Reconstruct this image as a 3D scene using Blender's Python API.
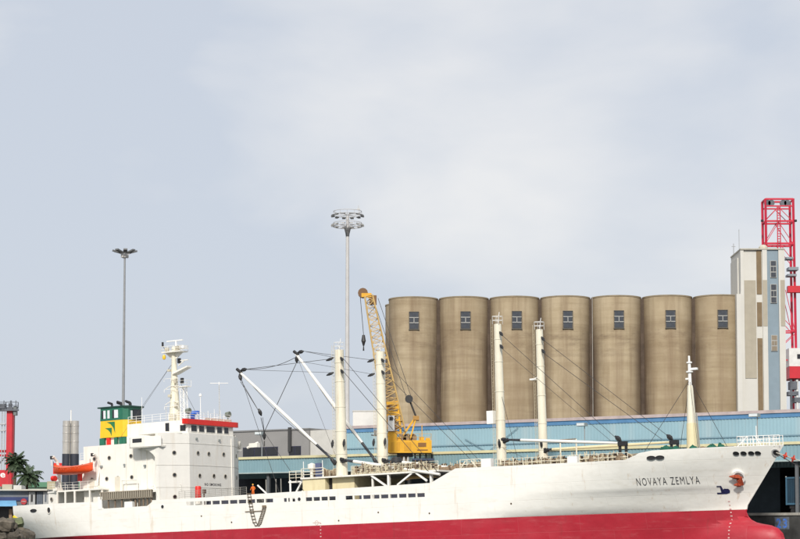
import bpy, math, random
from mathutils import Vector, Matrix, noise
R = math.radians
random.seed(7)
sc = bpy.context.scene
for o in list(bpy.data.objects): bpy.data.objects.remove(o)
COL = sc.collection

# ---------------------------------------------------------------- camera
FPX, HORIZON, PITCH, EYE = 2000.0, 541.0, R(4.2), 2.6      # for an 800 px wide frame
PPY = HORIZON - FPX*math.tan(PITCH)
cd = bpy.data.cameras.new('camera'); cam = bpy.data.objects.new('camera', cd); COL.objects.link(cam)
cd.sensor_width = 36; cd.lens = FPX/800*36; cd.shift_y = (PPY-269.5)/800
cd.clip_start = 1; cd.clip_end = 20000
cam.location = (0, 0, EYE); cam.rotation_euler = (R(90)+PITCH, 0, 0)
sc.camera = cam
# ---------------------------------------------------------------- sky, sun, exposure
SUN_EL, SUN_AZ = R(36), R(-8)          # azimuth measured from "behind the camera", negative = to the left
w = bpy.data.worlds.new('World'); sc.world = w; w.use_nodes = True
nt = w.node_tree; nt.nodes.clear()
def nd(t, tp, **k):
    n = t.nodes.new(tp)
    for a, b in k.items():
        if a.startswith('i_'): n.inputs[a[2:].replace('_', ' ')].default_value = b
        else: setattr(n, a, b)
    return n
out = nd(nt, 'ShaderNodeOutputWorld'); bg = nd(nt, 'ShaderNodeBackground'); bg.inputs[1].default_value = 0.1
sky = nd(nt, 'ShaderNodeTexSky', sky_type='NISHITA', sun_disc=False, sun_elevation=SUN_EL, sun_rotation=math.pi+SUN_AZ*-1, air_density=1.0, dust_density=2.5)
tc = nd(nt, 'ShaderNodeTexCoord')
mp = nd(nt, 'ShaderNodeMapping'); mp.inputs['Scale'].default_value = (1.0, 1.0, 1.9); mp.inputs['Location'].default_value = (.9, 3.2, 2.2)
nz = nd(nt, 'ShaderNodeTexNoise', i_Scale=6.0, i_Detail=6.0, i_Roughness=.48, i_Distortion=.2)
nz2 = nd(nt, 'ShaderNodeTexNoise', i_Scale=2.2, i_Detail=3.0, i_Roughness=.5)
cr = nd(nt, 'ShaderNodeValToRGB'); cr.color_ramp.elements[0].position = .43; cr.color_ramp.elements[1].position = .585
cr.color_ramp.elements[0].color = (5.4, 5.8, 6.5, 1); cr.color_ramp.elements[1].color = (7.5, 7.45, 7.45, 1)
addn = nd(nt, 'ShaderNodeMath', operation='ADD'); mul = nd(nt, 'ShaderNodeMath', operation='MULTIPLY'); mul.inputs[1].default_value = .5
mx = nd(nt, 'ShaderNodeMix', data_type='RGBA'); mx.inputs[0].default_value = .88
L = nt.links.new
L(tc.outputs['Generated'], mp.inputs[0]); L(mp.outputs[0], nz.inputs['Vector']); L(mp.outputs[0], nz2.inputs['Vector'])
L(nz.outputs[0], addn.inputs[0]); L(nz2.outputs[0], addn.inputs[1]); L(addn.outputs[0], mul.inputs[0]); L(mul.outputs[0], cr.inputs[0])
L(sky.outputs[0], mx.inputs[6]); L(cr.outputs[0], mx.inputs[7]); L(mx.outputs[2], bg.inputs[0]); L(bg.outputs[0], out.inputs[0])
sd = bpy.data.lights.new('sun', 'SUN'); sd.energy = 3.0; sd.angle = R(5); sd.color = (1, .945, .865)
sun = bpy.data.objects.new('sun', sd); COL.objects.link(sun)
sv = Vector((math.sin(SUN_AZ)*math.cos(SUN_EL), -math.cos(SUN_AZ)*math.cos(SUN_EL), math.sin(SUN_EL)))
sun.rotation_euler = (-sv).to_track_quat('-Z', 'Y').to_euler(); sun.location = (0, 0, 300)
sc.view_settings.view_transform = 'Standard'; sc.view_settings.look = 'None'
sc.view_settings.exposure = 0.24; sc.view_settings.gamma = 1.0
sc.render.engine = 'CYCLES'
sc.render.resolution_x, sc.render.resolution_y = 1024, 690

# ---------------------------------------------------------------- frames of reference
TH, TRIM = R(33), R(1.78)
F0 = Vector((math.cos(TH), -math.sin(TH), 0)); PORT = Vector((math.sin(TH), math.cos(TH), 0)); ZUP = Vector((0, 0, 1))
SHIP_O = Vector((-50.574, 290.793, 2.884))
QO = Vector((SHIP_O.x, SHIP_O.y, 0))
QZ = 5.96                                                   # top of the quay
def q(s, y, z=QZ): return QO + F0*s + PORT*y + ZUP*z         # quay frame -> world
def at(px, py, D):                                           # a direction at a given distance along the view
    c, s = math.cos(PITCH), math.sin(PITCH); a = (px-400)/FPX; b = (PPY-py)/FPX
    d = Vector((a, c-b*s, s+b*c)); return Vector((0, 0, EYE)) + d*(D/d.y)
def lerp(a, b, t): return a+(b-a)*t
def table(tab, v):                                           # tab sorted ascending by first entry
    if v <= tab[0][0]: return tab[0][1]
    for (a, b), (c, d) in zip(tab, tab[1:]):
        if v <= c: return b+(d-b)*(v-a)/(c-a)
    return tab[-1][1]

# ---------------------------------------------------------------- materials
MATS = {}
def M(name, col, rough=.6, metal=0.0, var=.10, scale=.8, bump=0.0, bscale=6.0, streak=0.0, scol=(.2, .12, .07), sfreq=(1.2, 1.2, .06), sthr=(.52, .75), rand=0.0, fine=0.0):
    if name in MATS: return MATS[name]
    m = bpy.data.materials.new(name); m.use_nodes = True; t = m.node_tree; b = t.nodes['Principled BSDF']; l = t.links.new
    b.inputs['Roughness'].default_value = rough; b.inputs['Metallic'].default_value = metal
    tc = nd(t, 'ShaderNodeTexCoord'); n = nd(t, 'ShaderNodeTexNoise', i_Scale=scale, i_Detail=5.0, i_Roughness=.6)
    l(tc.outputs['Object'], n.inputs['Vector'])
    mx = nd(t, 'ShaderNodeMix', data_type='RGBA')
    lo = [max(0, c*(1-var)) for c in col]; hi = [min(1, c*(1+var)) for c in col]
    mx.inputs[6].default_value = (*lo, 1); mx.inputs[7].default_value = (*hi, 1)
    r = nd(t, 'ShaderNodeMapRange'); r.inputs[1].default_value = .3; r.inputs[2].default_value = .7
    l(n.outputs[0], r.inputs[0]); l(r.outputs[0], mx.inputs[0]); last = mx.outputs[2]
    if streak > 0:
        mp = nd(t, 'ShaderNodeMapping'); mp.inputs['Scale'].default_value = sfreq
        ns = nd(t, 'ShaderNodeTexNoise', i_Scale=1.0, i_Detail=4.0, i_Roughness=.6)
        l(tc.outputs['Object'], mp.inputs[0]); l(mp.outputs[0], ns.inputs['Vector'])
        rr = nd(t, 'ShaderNodeMapRange'); rr.inputs[1].default_value, rr.inputs[2].default_value = sthr; rr.inputs[4].default_value = streak
        l(ns.outputs[0], rr.inputs[0]); m2 = nd(t, 'ShaderNodeMix', data_type='RGBA'); m2.inputs[7].default_value = (*scol, 1)
        l(rr.outputs[0], m2.inputs[0]); l(last, m2.inputs[6]); last = m2.outputs[2]
    if rand > 0:
        oi = nd(t, 'ShaderNodeObjectInfo'); hs = nd(t, 'ShaderNodeHueSaturation'); r2 = nd(t, 'ShaderNodeMapRange')
        r2.inputs[3].default_value = 1-rand; r2.inputs[4].default_value = 1+rand
        l(oi.outputs['Random'], r2.inputs[0]); l(r2.outputs[0], hs.inputs['Value']); l(last, hs.inputs['Color']); last = hs.outputs[0]
    l(last, b.inputs['Base Color'])
    if bump > 0:
        nb = nd(t, 'ShaderNodeTexNoise', i_Scale=bscale, i_Detail=4.0); l(tc.outputs['Object'], nb.inputs['Vector'])
        bp = nd(t, 'ShaderNodeBump'); bp.inputs['Strength'].default_value = bump; bp.inputs['Distance'].default_value = .05
        l(nb.outputs[0], bp.inputs['Height']); l(bp.outputs[0], b.inputs['Normal'])
    MATS[name] = m; return m

RUST = (.30, .16, .07)
white = M('ship white paint', (.83, .805, .74), .42, var=.045, scale=.5, streak=.42, scol=(.50, .38, .24), sfreq=(1.1, 1.1, .10), sthr=(.55, .82))
hwhite = M('hull white paint', (.85, .835, .785), .38, var=.03, scale=.25, streak=.22, scol=(.55, .48, .36), sfreq=(.5, .5, .07), sthr=(.55, .85), bump=.05, bscale=.5)
def hullpaint(m, rustc, grime, seams):
    t = m.node_tree; l = t.links.new; b = t.nodes['Principled BSDF']; src = b.inputs['Base Color'].links[0].from_socket
    tc = nd(t, 'ShaderNodeTexCoord'); sp = nd(t, 'ShaderNodeSeparateXYZ'); l(tc.outputs['Object'], sp.inputs[0])
    cb = nd(t, 'ShaderNodeCombineXYZ'); l(sp.outputs[0], cb.inputs[0]); l(sp.outputs[2], cb.inputs[1])
    def mixin(fac, col):
        nonlocal src
        x = nd(t, 'ShaderNodeMix', data_type='RGBA'); l(fac, x.inputs[0]); l(src, x.inputs[6]); x.inputs[7].default_value = (*col, 1); src = x.outputs[2]
    def ns(scale, detail=5.0):
        mp = nd(t, 'ShaderNodeMapping'); mp.inputs['Scale'].default_value = scale; n = nd(t, 'ShaderNodeTexNoise', i_Scale=1.0, i_Detail=detail, i_Roughness=.62); l(tc.outputs['Object'], mp.inputs[0]); l(mp.outputs[0], n.inputs['Vector']); return n.outputs[0]
    def mr(o_, a, c, lo, hi):
        q_ = nd(t, 'ShaderNodeMapRange'); q_.inputs[1].default_value = a; q_.inputs[2].default_value = c; q_.inputs[3].default_value = lo; q_.inputs[4].default_value = hi; l(o_, q_.inputs[0]); return q_.outputs[0]
    def mu(a, c):
        q_ = nd(t, 'ShaderNodeMath', operation='MULTIPLY'); l(a, q_.inputs[0]); l(c, q_.inputs[1]); return q_.outputs[0]
    br = nd(t, 'ShaderNodeTexBrick', offset=.5); br.inputs['Scale'].default_value = 1.0; br.inputs['Brick Width'].default_value = 7.5; br.inputs['Row Height'].default_value = 1.9; br.inputs['Mortar Size'].default_value = .035; br.inputs['Mortar Smooth'].default_value = .3
    br.inputs['Color1'].default_value = (1, 1, 1, 1); br.inputs['Color2'].default_value = (0, 0, 0, 1); l(cb.outputs[0], br.inputs['Vector'])
    mixin(mu(br.outputs['Color'], mr(ns((.3, .3, .3)), .3, .7, 0, .16)), grime)                # plates repainted at different times
    mixin(mr(br.outputs['Fac'], 0, 1, 0, seams), grime)
    mixin(mr(ns((1.6, 1.6, .16)), .60, .80, 0, .75), rustc)                                     # thin runs
    mixin(mr(ns((.35, .35, 1.6), 7.0), .56, .74, 0, .5), grime)                                  # scuffs along the side
    l(src, b.inputs['Base Color'])
    n1 = ns((.55, .55, .7), 2.0); ad = nd(t, 'ShaderNodeMath', operation='MULTIPLY_ADD'); ad.inputs[1].default_value = -.25; l(br.outputs['Fac'], ad.inputs[0]); l(n1, ad.inputs[2])
    bp = nd(t, 'ShaderNodeBump'); bp.inputs['Strength'].default_value = .35; bp.inputs['Distance'].default_value = .12; l(ad.outputs[0], bp.inputs['Height']); l(bp.outputs[0], b.inputs['Normal'])
hullpaint(hwhite, (.56, .40, .25), (.70, .66, .58), .2)
cream = M('mast cream paint', (.74, .70, .57), .45, var=.05, scale=.6, streak=.65, scol=(.46, .31, .15), sfreq=(2.2, 2.2, .12), sthr=(.55, .8))
yellowed = M('yellowed white paint', (.74, .66, .42), .5, var=.06, streak=.35, scol=(.48, .30, .12), sfreq=(2, 2, .2))
redanti = M('red antifouling paint', (.39, .011, .027), .48, var=.10, scale=.35, streak=.30, scol=(.45, .07, .085), sfreq=(.16, .16, .55), sthr=(.5, .78), bump=.06, bscale=.6)
hullpaint(redanti, (.22, .03, .03), (.46, .10, .11), .25)
deckgr = M('deck green grey paint', (.16, .17, .15), .75, var=.2)
black = M('black grease', (.018, .018, .02), .5)
wirem = M('steel wire rope', (.045, .042, .04), .6)
rustm = M('rusty deck machinery', (.23, .165, .105), .75, var=.4, scale=3, bump=.2)
glass = M('dark window glass', (.018, .02, .026), .12, var=.3, scale=.4)
redp = M('bright red paint', (.68, .02, .012), .4, var=.06)
orange = M('lifeboat orange', (.80, .075, .012), .4, var=.07, streak=.25, scol=(.75, .22, .12), sfreq=(2, 2, 2))
blue = M('bright blue cover', (.03, .13, .55), .6)
navy = M('navy lettering', (.012, .014, .07), .5)
inkm = M('black lettering', (.02, .02, .03), .5)
fgreen = M('funnel green paint', (.018, .14, .085), .4, var=.12)
fyellow = M('funnel yellow paint', (.80, .50, .022), .4, var=.06, streak=.3, scol=(.55, .27, .02), sfreq=(2, 2, .25))
ringw = M('clean white paint', (.84, .83, .80), .4, var=.03)
anch = M('red oxide anchor', (.36, .055, .018), .7, var=.3, scale=4)
greenn = M('green netting', (.012, .10, .065), .9, var=.4, scale=3, bump=.5)
conc = None

# ---------------------------------------------------------------- mesh collecting
class MB:
    def __init__(s): s.v = []; s.f = []; s.m = []
    def add(s, vs, fs, m=0):
        o = len(s.v); s.v += [tuple(x) for x in vs]; s.f += [tuple(i+o for i in f) for f in fs]; s.m += [m]*len(fs); return s
    def box(s, x0, x1, y0, y1, z0, z1, m=0):
        v = [(x, y, z) for z in (z0, z1) for y in (y0, y1) for x in (x0, x1)]
        return s.add(v, [(0, 2, 3, 1), (4, 5, 7, 6), (0, 1, 5, 4), (2, 6, 7, 3), (0, 4, 6, 2), (1, 3, 7, 5)], m)
    def cbox(s, c, d, m=0): return s.box(c[0]-d[0]/2, c[0]+d[0]/2, c[1]-d[1]/2, c[1]+d[1]/2, c[2]-d[2]/2, c[2]+d[2]/2, m)
    def tube(s, p, q, r0, r1=None, n=8, m=0, caps=True):
        p, q = Vector(p), Vector(q); r1 = r0 if r1 is None else r1; d = (q-p)
        if d.length < 1e-6: return s
        d.normalize(); a = d.orthogonal().normalized()
        if abs(d.z) < .99: a = d.cross(ZUP).normalized()
        b = d.cross(a); vs = []
        for c, r in ((p, r0), (q, r1)):
            for i in range(n):
                t = 2*math.pi*(i+.5)/n; vs.append(c+a*(r*math.cos(t))+b*(r*math.sin(t)))
        fs = [(i, (i+1) % n, n+(i+1) % n, n+i) for i in range(n)]
        if caps: fs += [tuple(range(n))[::-1], tuple(range(n, 2*n))]
        return s.add(vs, fs, m)
    def bar(s, p, q, w, m=0): return s.tube(p, q, w*.7071, None, 4, m)
    def path(s, pts, r, n=6, m=0):
        for a, b in zip(pts, pts[1:]): s.tube(a, b, r, None, n, m)
        return s
    def prism(s, pts, z0, z1, m=0, f=None):      # pts in plan, f maps (a, b, z) -> xyz
        f = f or (lambda a, b, z: (a, b, z)); n = len(pts)
        vs = [f(a, b, z0) for a, b in pts]+[f(a, b, z1) for a, b in pts]
        return s.add(vs, [tuple(range(n))[::-1], tuple(range(n, 2*n))]+[(i, (i+1) % n, n+(i+1) % n, n+i) for i in range(n)], m)
    def lathe(s, prof, n=24, c=(0, 0, 0), ax='z', m=0):
        vs = []; k = len(prof)
        for i in range(n):
            t = 2*math.pi*i/n; a, b = math.cos(t), math.sin(t)
            for r, z in prof:
                p = (r*a, r*b, z) if ax == 'z' else ((r*a, z, r*b) if ax == 'y' else (z, r*a, r*b))
                vs.append((p[0]+c[0], p[1]+c[1], p[2]+c[2]))
        fs = []
        for i in range(n):
            j = (i+1) % n
            for t in range(k-1): fs.append((i*k+t, j*k+t, j*k+t+1, i*k+t+1))
        return s.add(vs, fs, m)
    def lattice(s, p, q, w0, w1, nb, rc, rd, m=0, up=(0, 0, 1)):
        p, q = Vector(p), Vector(q); d = (q-p).normalized(); a = d.cross(Vector(up)).normalized(); b = d.cross(a)
        def cor(t):
            c = p.lerp(q, t); ww = lerp(w0, w1, t)/2; return [c+a*(sx*ww)+b*(sy*ww) for sx, sy in ((-1, -1), (1, -1), (1, 1), (-1, 1))]
        P = [cor(i/nb) for i in range(nb+1)]
        for k in range(4): s.tube(P[0][k], P[-1][k], rc, None, 5, m)
        for i in range(nb):
            for k in range(4):
                j = (k+1) % 4
                s.tube(P[i][k], P[i+1][j] if i % 2 else P[i+1][k], rd, None, 4, m, False) if False else None
                x, y = (P[i][k], P[i+1][j]) if i % 2 == 0 else (P[i][j], P[i+1][k])
                s.tube(x, y, rd, None, 4, m, False)
                s.tube(P[i+1][k], P[i+1][j], rd*.8, None, 4, m, False)
        return s
    def rail(s, pts, h=1.05, r=.035, step=1.8, n=3, m=0):
        for a, b in zip(pts, pts[1:]):
            a, b = Vector(a), Vector(b); k = max(1, int((b-a).length/step))
            for i in range(k+1): s.tube(a.lerp(b, i/k), a.lerp(b, i/k)+ZUP*h, r*1.1, None, 4, m)
            for j in range(n): z = ZUP*(h*(j+1)/n); s.tube(a+z, b+z, r, None, 4, m)
        return s
    def mesh(s, name, mats, smooth=False, ang=30):
        me = bpy.data.meshes.new(name); me.from_pydata(s.v, [], s.f); me.update()
        for mm in (mats if isinstance(mats, (list, tuple)) else [mats]): me.materials.append(mm)
        me.polygons.foreach_set('material_index', s.m)
        if smooth:
            me.polygons.foreach_set('use_smooth', [True]*len(me.polygons)); me.set_sharp_from_angle(angle=R(ang))
        me.update(); return me
    def build(s, name, mats, parent=None, smooth=False, ang=30):
        return link(name, s.mesh(name, mats, smooth, ang), parent)
def link(name, me, parent=None, loc=None, rot=None):
    o = bpy.data.objects.new(name, me); COL.objects.link(o); o.parent = parent
    if loc is not None: o.location = loc
    if rot is not None: o.rotation_euler = rot
    return o
def tag(o, label=None, cat=None, group=None, kind=None):
    for k, v in (('label', label), ('category', cat), ('group', group), ('kind', kind)):
        if v: o[k] = v
    return o
def thing(name, label, cat, loc=(0, 0, 0), rz=0.0, group=None):
    o = link(name, None, None, loc, (0, 0, rz)); o.empty_display_size = .5
    return tag(o, label, cat, group)
def text_verts(s, size, bold=0.0):
    c = bpy.data.curves.new('lettering', 'FONT'); c.body = s; c.size = size; c.offset = bold; c.space_character = 1.28; c.align_x = 'LEFT'; c.resolution_u = 3
    o = bpy.data.objects.new('lettering', c); COL.objects.link(o); bpy.context.view_layer.update()
    me = o.evaluated_get(bpy.context.evaluated_depsgraph_get()).to_mesh()
    v = [tuple(x.co) for x in me.vertices]; f = [tuple(p.vertices) for p in me.polygons]
    o.evaluated_get(bpy.context.evaluated_depsgraph_get()).to_mesh_clear(); bpy.data.objects.remove(o); bpy.data.curves.remove(c)
    x0 = min(a[0] for a in v); x1 = max(a[0] for a in v); y1 = max(a[1] for a in v)
    return v, f, x0, x1, y1
def lettering(name, s, width, height, fn, mat, parent, bold=0.0, spacing=None):
    v, f, x0, x1, y1 = text_verts(s, 1.0, bold)
    mb = MB().add([fn((a-x0)/(x1-x0)*width, b/y1*height) for a, b, c in v], f)
    return mb.build(name, mat, parent)

# ================================================================ SETTING: water, land, quay
wat = bpy.data.materials.new('harbour water'); wat.use_nodes = True; t = wat.node_tree; b = t.nodes['Principled BSDF']
b.inputs['Base Color'].default_value = (.02, .05, .055, 1); b.inputs['Roughness'].default_value = .12
n = nd(t, 'ShaderNodeTexNoise', i_Scale=.6, i_Detail=4.0); bp = nd(t, 'ShaderNodeBump'); bp.inputs['Strength'].default_value = .5; bp.inputs['Distance'].default_value = .3
tcn = nd(t, 'ShaderNodeTexCoord'); t.links.new(tcn.outputs['Object'], n.inputs['Vector']); t.links.new(n.outputs[0], bp.inputs['Height']); t.links.new(bp.outputs[0], b.inputs['Normal'])
tag(MB().add([(-6000, -6000, 0), (6000, -6000, 0), (6000, 9000, 0), (-6000, 9000, 0)], [(0, 1, 2, 3)]).build('water', wat), kind='structure')
asph = M('quay asphalt', (.10, .098, .09), .9, var=.25, scale=.15, bump=.1)
dconc = M('dark wet quay concrete', (.045, .046, .045), .85, var=.45, scale=.6, bump=.3, bscale=2, streak=.5, scol=(.015, .016, .014), sfreq=(.6, .6, .08))
lconc = M('quay coping concrete', (.30, .29, .26), .85, var=.25, scale=1.2, bump=.2)
QE = 11.5
land = MB().add([q(-900, QE+.6), q(900, QE+.6), q(2500, 5000), q(-2500, 5000)], [(0, 1, 2, 3)]).build('ground', asph); tag(land, kind='structure')
quay = link('quay', None); tag(quay, kind='structure'); quay.location = QO; quay.rotation_euler = (0, 0, -TH)
MB().box(-900, 900, QE, QE+.9, -4, QZ-.28).build('quay_wall', dconc, quay)
for i in range(-6, 19): MB().box(i*10+.02, i*10+9.98, QE-.12, QE+.75, QZ-.28, QZ+.04).build('coping_stone', lconc, quay)
# berth number painted on the quay face
for z, ch in ((0, '23'),):
    p0 = 107.05
    MB().box(p0-.2, p0+1.65, QE-.02, QE-.001, QZ-1.95, QZ-.5).build('number_panel', M('faded number panel', (.10, .12, .15), .85, var=.5, scale=2), quay)
    lettering('berth_number', ch, 1.4, 1.1, lambda a, b: (p0+a, QE-.03, QZ-1.75+b), M('blue painted number', (.06, .16, .50), .7, var=.3, scale=3), quay, .03)
# ================================================================ CARGO SHIP
ship = thing('cargo_ship', 'white refrigerated cargo ship with red bottom, kingposts and green and yellow funnel', 'ship')
ship.matrix_world = Matrix.Translation(SHIP_O) @ Matrix.Rotation(-TH, 4, 'Z') @ Matrix.Rotation(-TRIM, 4, 'Y')
XS = [(-7.5, 105), (-6.3, 110.5), (-5, 112.2), (-3.6, 112.75), (-2.9, 112.55), (-2.3, 112.0), (-1.95, 111.2), (-1.75, 110.2), (-1.55, 109.4), (-1.2, 108.75), (-.8, 108.4), (-.3, 108.2), (.5, 108.4), (7.6, 113.4)]
def xstem(z): return table(XS, z)
def hb(x, z):
    # forward
    if x > 60:
        XF = lerp(76, 90, min(1, max(0, z/6))) if z > 0 else 74
        xe = xstem(z) if z > -.5 else lerp(108.2, 103.5, min(1, (-.5-z)/7))
        tt = min(1, max(0, (x-XF)/(xe-XF)))
        p = table([(-7, 1.5), (-1, 1.85), (0, 1.95), (2.3, 2.15), (2.6, 2.3), (7, 2.45)], z)
        b = 9*(1-tt**p)
        if z < -.9:
            d = xstem(z)-x
            wb = 1.75*max(0, 1-abs((z+4.3)/3.3)**3)**.5
            b = max(b, wb*math.sqrt(max(0, 1-(1-min(max(d, 0)/4.5, 1))**2)))
    else:
        xa = xstern(z); La = table([(-7.5, 34), (0, 17), (3.6, 15)], z); b0 = table([(-2, 1.5), (0, 4.6), (2.4, 6.0), (3.5, 6.5), (8, 6.7)], z)
        tt = min(1, max(0, (x-xa)/La)); b = b0+(9-b0)*(1-(1-tt)**2)
    if z < -5.3: b *= math.sqrt(max(.1, 1-((-5.3-z)/2.4)**2))
    return b
def xstern(z): return table([(-7.5, 11), (-2, 4), (0, .9), (2.4, -.8), (3.5, -1.2), (8, -1.35)], z)
def ztop(x):
    return table([(-2, 4.75), (16.98, 4.55), (17.0, 3.55), (26.55, 3.62), (26.58, 4.35), (31, 4.32), (70.8, 4.6), (74.4, 6.2), (97.1, 6.0), (98.4, 6.95), (113.4, 7.2)], x)
def slotb(x): return table([(17, 3.45), (32, 3.42), (70, 2.93), (75, 2.9)], x)
slots = []
def slotrow(a, b, n, g=.26):
    wd = (b-a)/n
    for i in range(n): slots.append((a+i*wd+g/2, a+(i+1)*wd-g/2))
slotrow(32.4, 46.9, 10, .22); slotrow(48.4, 50.4, 3, .2); slotrow(51.85, 56.7, 4, .22); slotrow(58.0, 70.0, 9, .22)
cols = [('a', t/22) for t in range(22)]+[('a', v) for v in (.6450, .6458, .9848, .9856)]
cols = sorted(cols, key=lambda c: c[1])
mids = sorted(set([27+i*1.6 for i in range(31)]+[a for s_ in slots for a in s_]+[70.8, 74.4, 72, 73.2]))
mids = [x for x in mids if x < 76]
cols += [('m', x) for x in mids]
cols += [('f', v) for v in sorted([i/26 for i in range(0, 26)]+[.5735, .607, .975, .988, .995, 1.0])]
zr = [-7.5, -6.9, -6.3, -5.6, -5, -4.3, -3.6, -2.9, -2.3, -1.95, -1.75, -1.55, -1.2, -.8, -.3, 0, .5, 1.0, 1.6, 2.2, 2.45, 2.75]
NR = len(zr)+5
def colpt(c, r):
    k, u = c
    def xat(z): return lerp(xstern(z), 27, u) if k == 'a' else (u if k == 'm' else lerp(76, xstem(z), u))
    if r < len(zr): z = zr[r]
    else:
        xt = xat(5.5); zt = ztop(xt); b0 = min(slotb(xt), zt-.1); s1 = min(b0+.48, zt-.05)
        z = [b0, s1, lerp(s1, zt, .33), lerp(s1, zt, .67), zt][r-len(zr)]
    x = xat(z); return x, hb(x, z) if not (k == 'f' and u == 1.0) else 0.0, z
verts = []; faces = []; mi = []
nc = len(cols)
for sgn in (-1, 1):
    for c in cols:
        for r in range(NR): x, y, z = colpt(c, r); verts.append((x, sgn*y, z))
def vid(sd_, c, r): return (sd_*nc+c)*NR+r
rs = len(zr)
for c in range(nc-1):
    xm = None
    if cols[c][0] == 'm' and cols[c+1][0] == 'm': xm = (cols[c][1]+cols[c+1][1])/2
    for r in range(NR-1):
        if r == rs and xm and any(a < xm < b_ for a, b_ in slots): continue
        for sd_ in (0, 1):
            f = (vid(sd_, c, r), vid(sd_, c+1, r), vid(sd_, c+1, r+1), vid(sd_, c, r+1))
            faces.append(f if sd_ == 0 else f[::-1]); mi.append(1 if r < zr.index(0) else 0)
for r in range(NR-1):       # transom
    faces.append((vid(1, 0, r), vid(0, 0, r), vid(0, 0, r+1), vid(1, 0, r+1))); mi.append(1 if r < zr.index(0) else 0)
for c in range(nc-1): faces.append((vid(0, c, 0), vid(1, c, 0), vid(1, c+1, 0), vid(0, c+1, 0))); mi.append(1)
hm = MB(); hm.v = verts; hm.f = faces; hm.m = mi
hull = hm.build('hull', [hwhite, redanti], ship, True, 22)
sol = hull.modifiers.new('plate thickness', 'SOLIDIFY'); sol.thickness = .12; sol.offset = -1
es = hull.modifiers.new('crisp edges', 'EDGE_SPLIT'); es.split_angle = R(24)
# decks
def deck(xa, xb, z, name='deck', n=30, inset=.2):
    xs_ = [lerp(xa, xb, i/n) for i in range(n+1)]
    vs = [(x, -max(.02, hb(x, z)-inset), z) for x in xs_]+[(x, max(.02, hb(x, z)-inset), z) for x in xs_]; k = n+1
    vs += [(x, y, z-.15) for x, y, _ in vs]
    fs = [(i, i+1, k+i+1, k+i) for i in range(n)]+[(2*k+i, 2*k+k+i, 2*k+k+i+1, 2*k+i+1) for i in range(n)]
    return MB().add(vs, fs).build(name, deckgr, ship)
deck(-.8, 17.1, 3.4, 'poop_deck'); deck(17.1, 73.5, 2.88, 'main_deck'); deck(73.5, 98, 5.45, 'raised_deck'); deck(98, 112.2, 6.1, 'forecastle_deck')
MB().box(73.4, 73.55, -8.8, 8.8, 2.75, 5.5).build('deck_break_bulkhead', white, ship)
MB().box(97.9, 98.05, -7.2, 7.2, 4.9, 6.15).build('forecastle_bulkhead', white, ship)
# things on the hull side
def onhull(x, z, off=.02, side=-1): return Vector((x, side*(hb(x, z)+off), z))
def hullframe(x, z):
    p = onhull(x, z, 0); tx = (onhull(x+.2, z, 0)-p).normalized(); tz = (onhull(x, z+.2, 0)-p).normalized(); return p, tx, tz, tx.cross(tz).normalized()
def hullring(name, x, z, rx, rz, mo, mi_, w_=.12, dp=.1, n=20):
    p, tx, tz, nn = hullframe(x, z)
    if nn.y > 0: nn = -nn
    mb = MB(); vs = []
    for i in range(n):
        t = 2*math.pi*i/n; c_, s_ = math.cos(t), math.sin(t)
        for k, h in ((1, .0), (1, dp), (1-w_/rx, dp), (1-w_/rx, .03)): vs.append(p+tx*(rx*k*c_)+tz*(rz*k*s_)+nn*(h-.02))
    fs = []
    for i in range(n):
        j = (i+1) % n
        for k in range(3): fs.append((i*4+k, j*4+k, j*4+k+1, i*4+k+1))
    mb.add(vs, fs, 0); mb.add([vs[i*4+3] for i in range(n)], [tuple(range(n))], 1)
    return mb.build(name, [mo, mi_], hull, True, 40)
for x, z in ((28.4, 3.4), (50.95, 3.45)): hullring('porthole', x, z, .3, .3, white, glass, .06, .05)
for x, z, rx, rz in ((7.6, 3.75, .42, .5),): hullring('mooring_port', x, z, rx, rz, white, black, .08)
for x, z in ((4.1, 3.85), ): hullring('fairlead', x, z, .75, .24, black, black, .1)
for x in (99.8, 100.75): hullring('fairlead', x+.2, 6.15, .52, .24, black, black, .1, .12)
for x in (108.5, 109.2, 109.9, 110.5): hullring('fairlead', x+.1, 6.35, .36, .24, black, black, .1, .12)
hullring('hawse_pipe', 112.2, 6.35, .5, .52, M('grey rim', (.35, .35, .35)), black, .13, .14)
hullring('anchor_pocket', 108.2, 3.85, .75, .8, ringw, ringw, .22, .34)
for x, z in ((40, .9), (70.5, .9), (57, .5), (82, 1.6), (35, 1.9), (63, 1.3)): hullring('scupper', x, z, .12, .12, rustm, black, .04, .04, 10)
# anchor: shank stub, crown and two flukes
p, tx, tz, nn = hullframe(108.15, 3.5)
if nn.y > 0: nn = -nn
mb = MB()
def ap(a, b_, c_): return p+tx*(a*.62)+tz*(b_*.72)+nn*(c_*.75)
mb.tube(ap(.25, .35, .1), ap(-.35, -.25, .55), .17, .2, 8)
mb.tube(ap(-.15, -.85, .5), ap(.25, .55, .55), .26, .26, 8)
for s_, e in ((.55, (-1.75, .75)), (-.8, (-1.35, -.85))):
    mb.tube(ap(.1 if s_ > 0 else -.1, s_, .5), ap(lerp(0, e[0], .45), lerp(s_, e[1], .5)+.04, .62), .27, .24, 6)
    mb.tube(ap(lerp(0, e[0], .45), lerp(s_, e[1], .5)+.04, .62), ap(e[0], e[1], .55), .24, .05, 6)
mb.tube(ap(.25, .55, .55), ap(.35, -.95, .45), .2, .14, 6)
mb.build('anchor', anch, ship, True)
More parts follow.
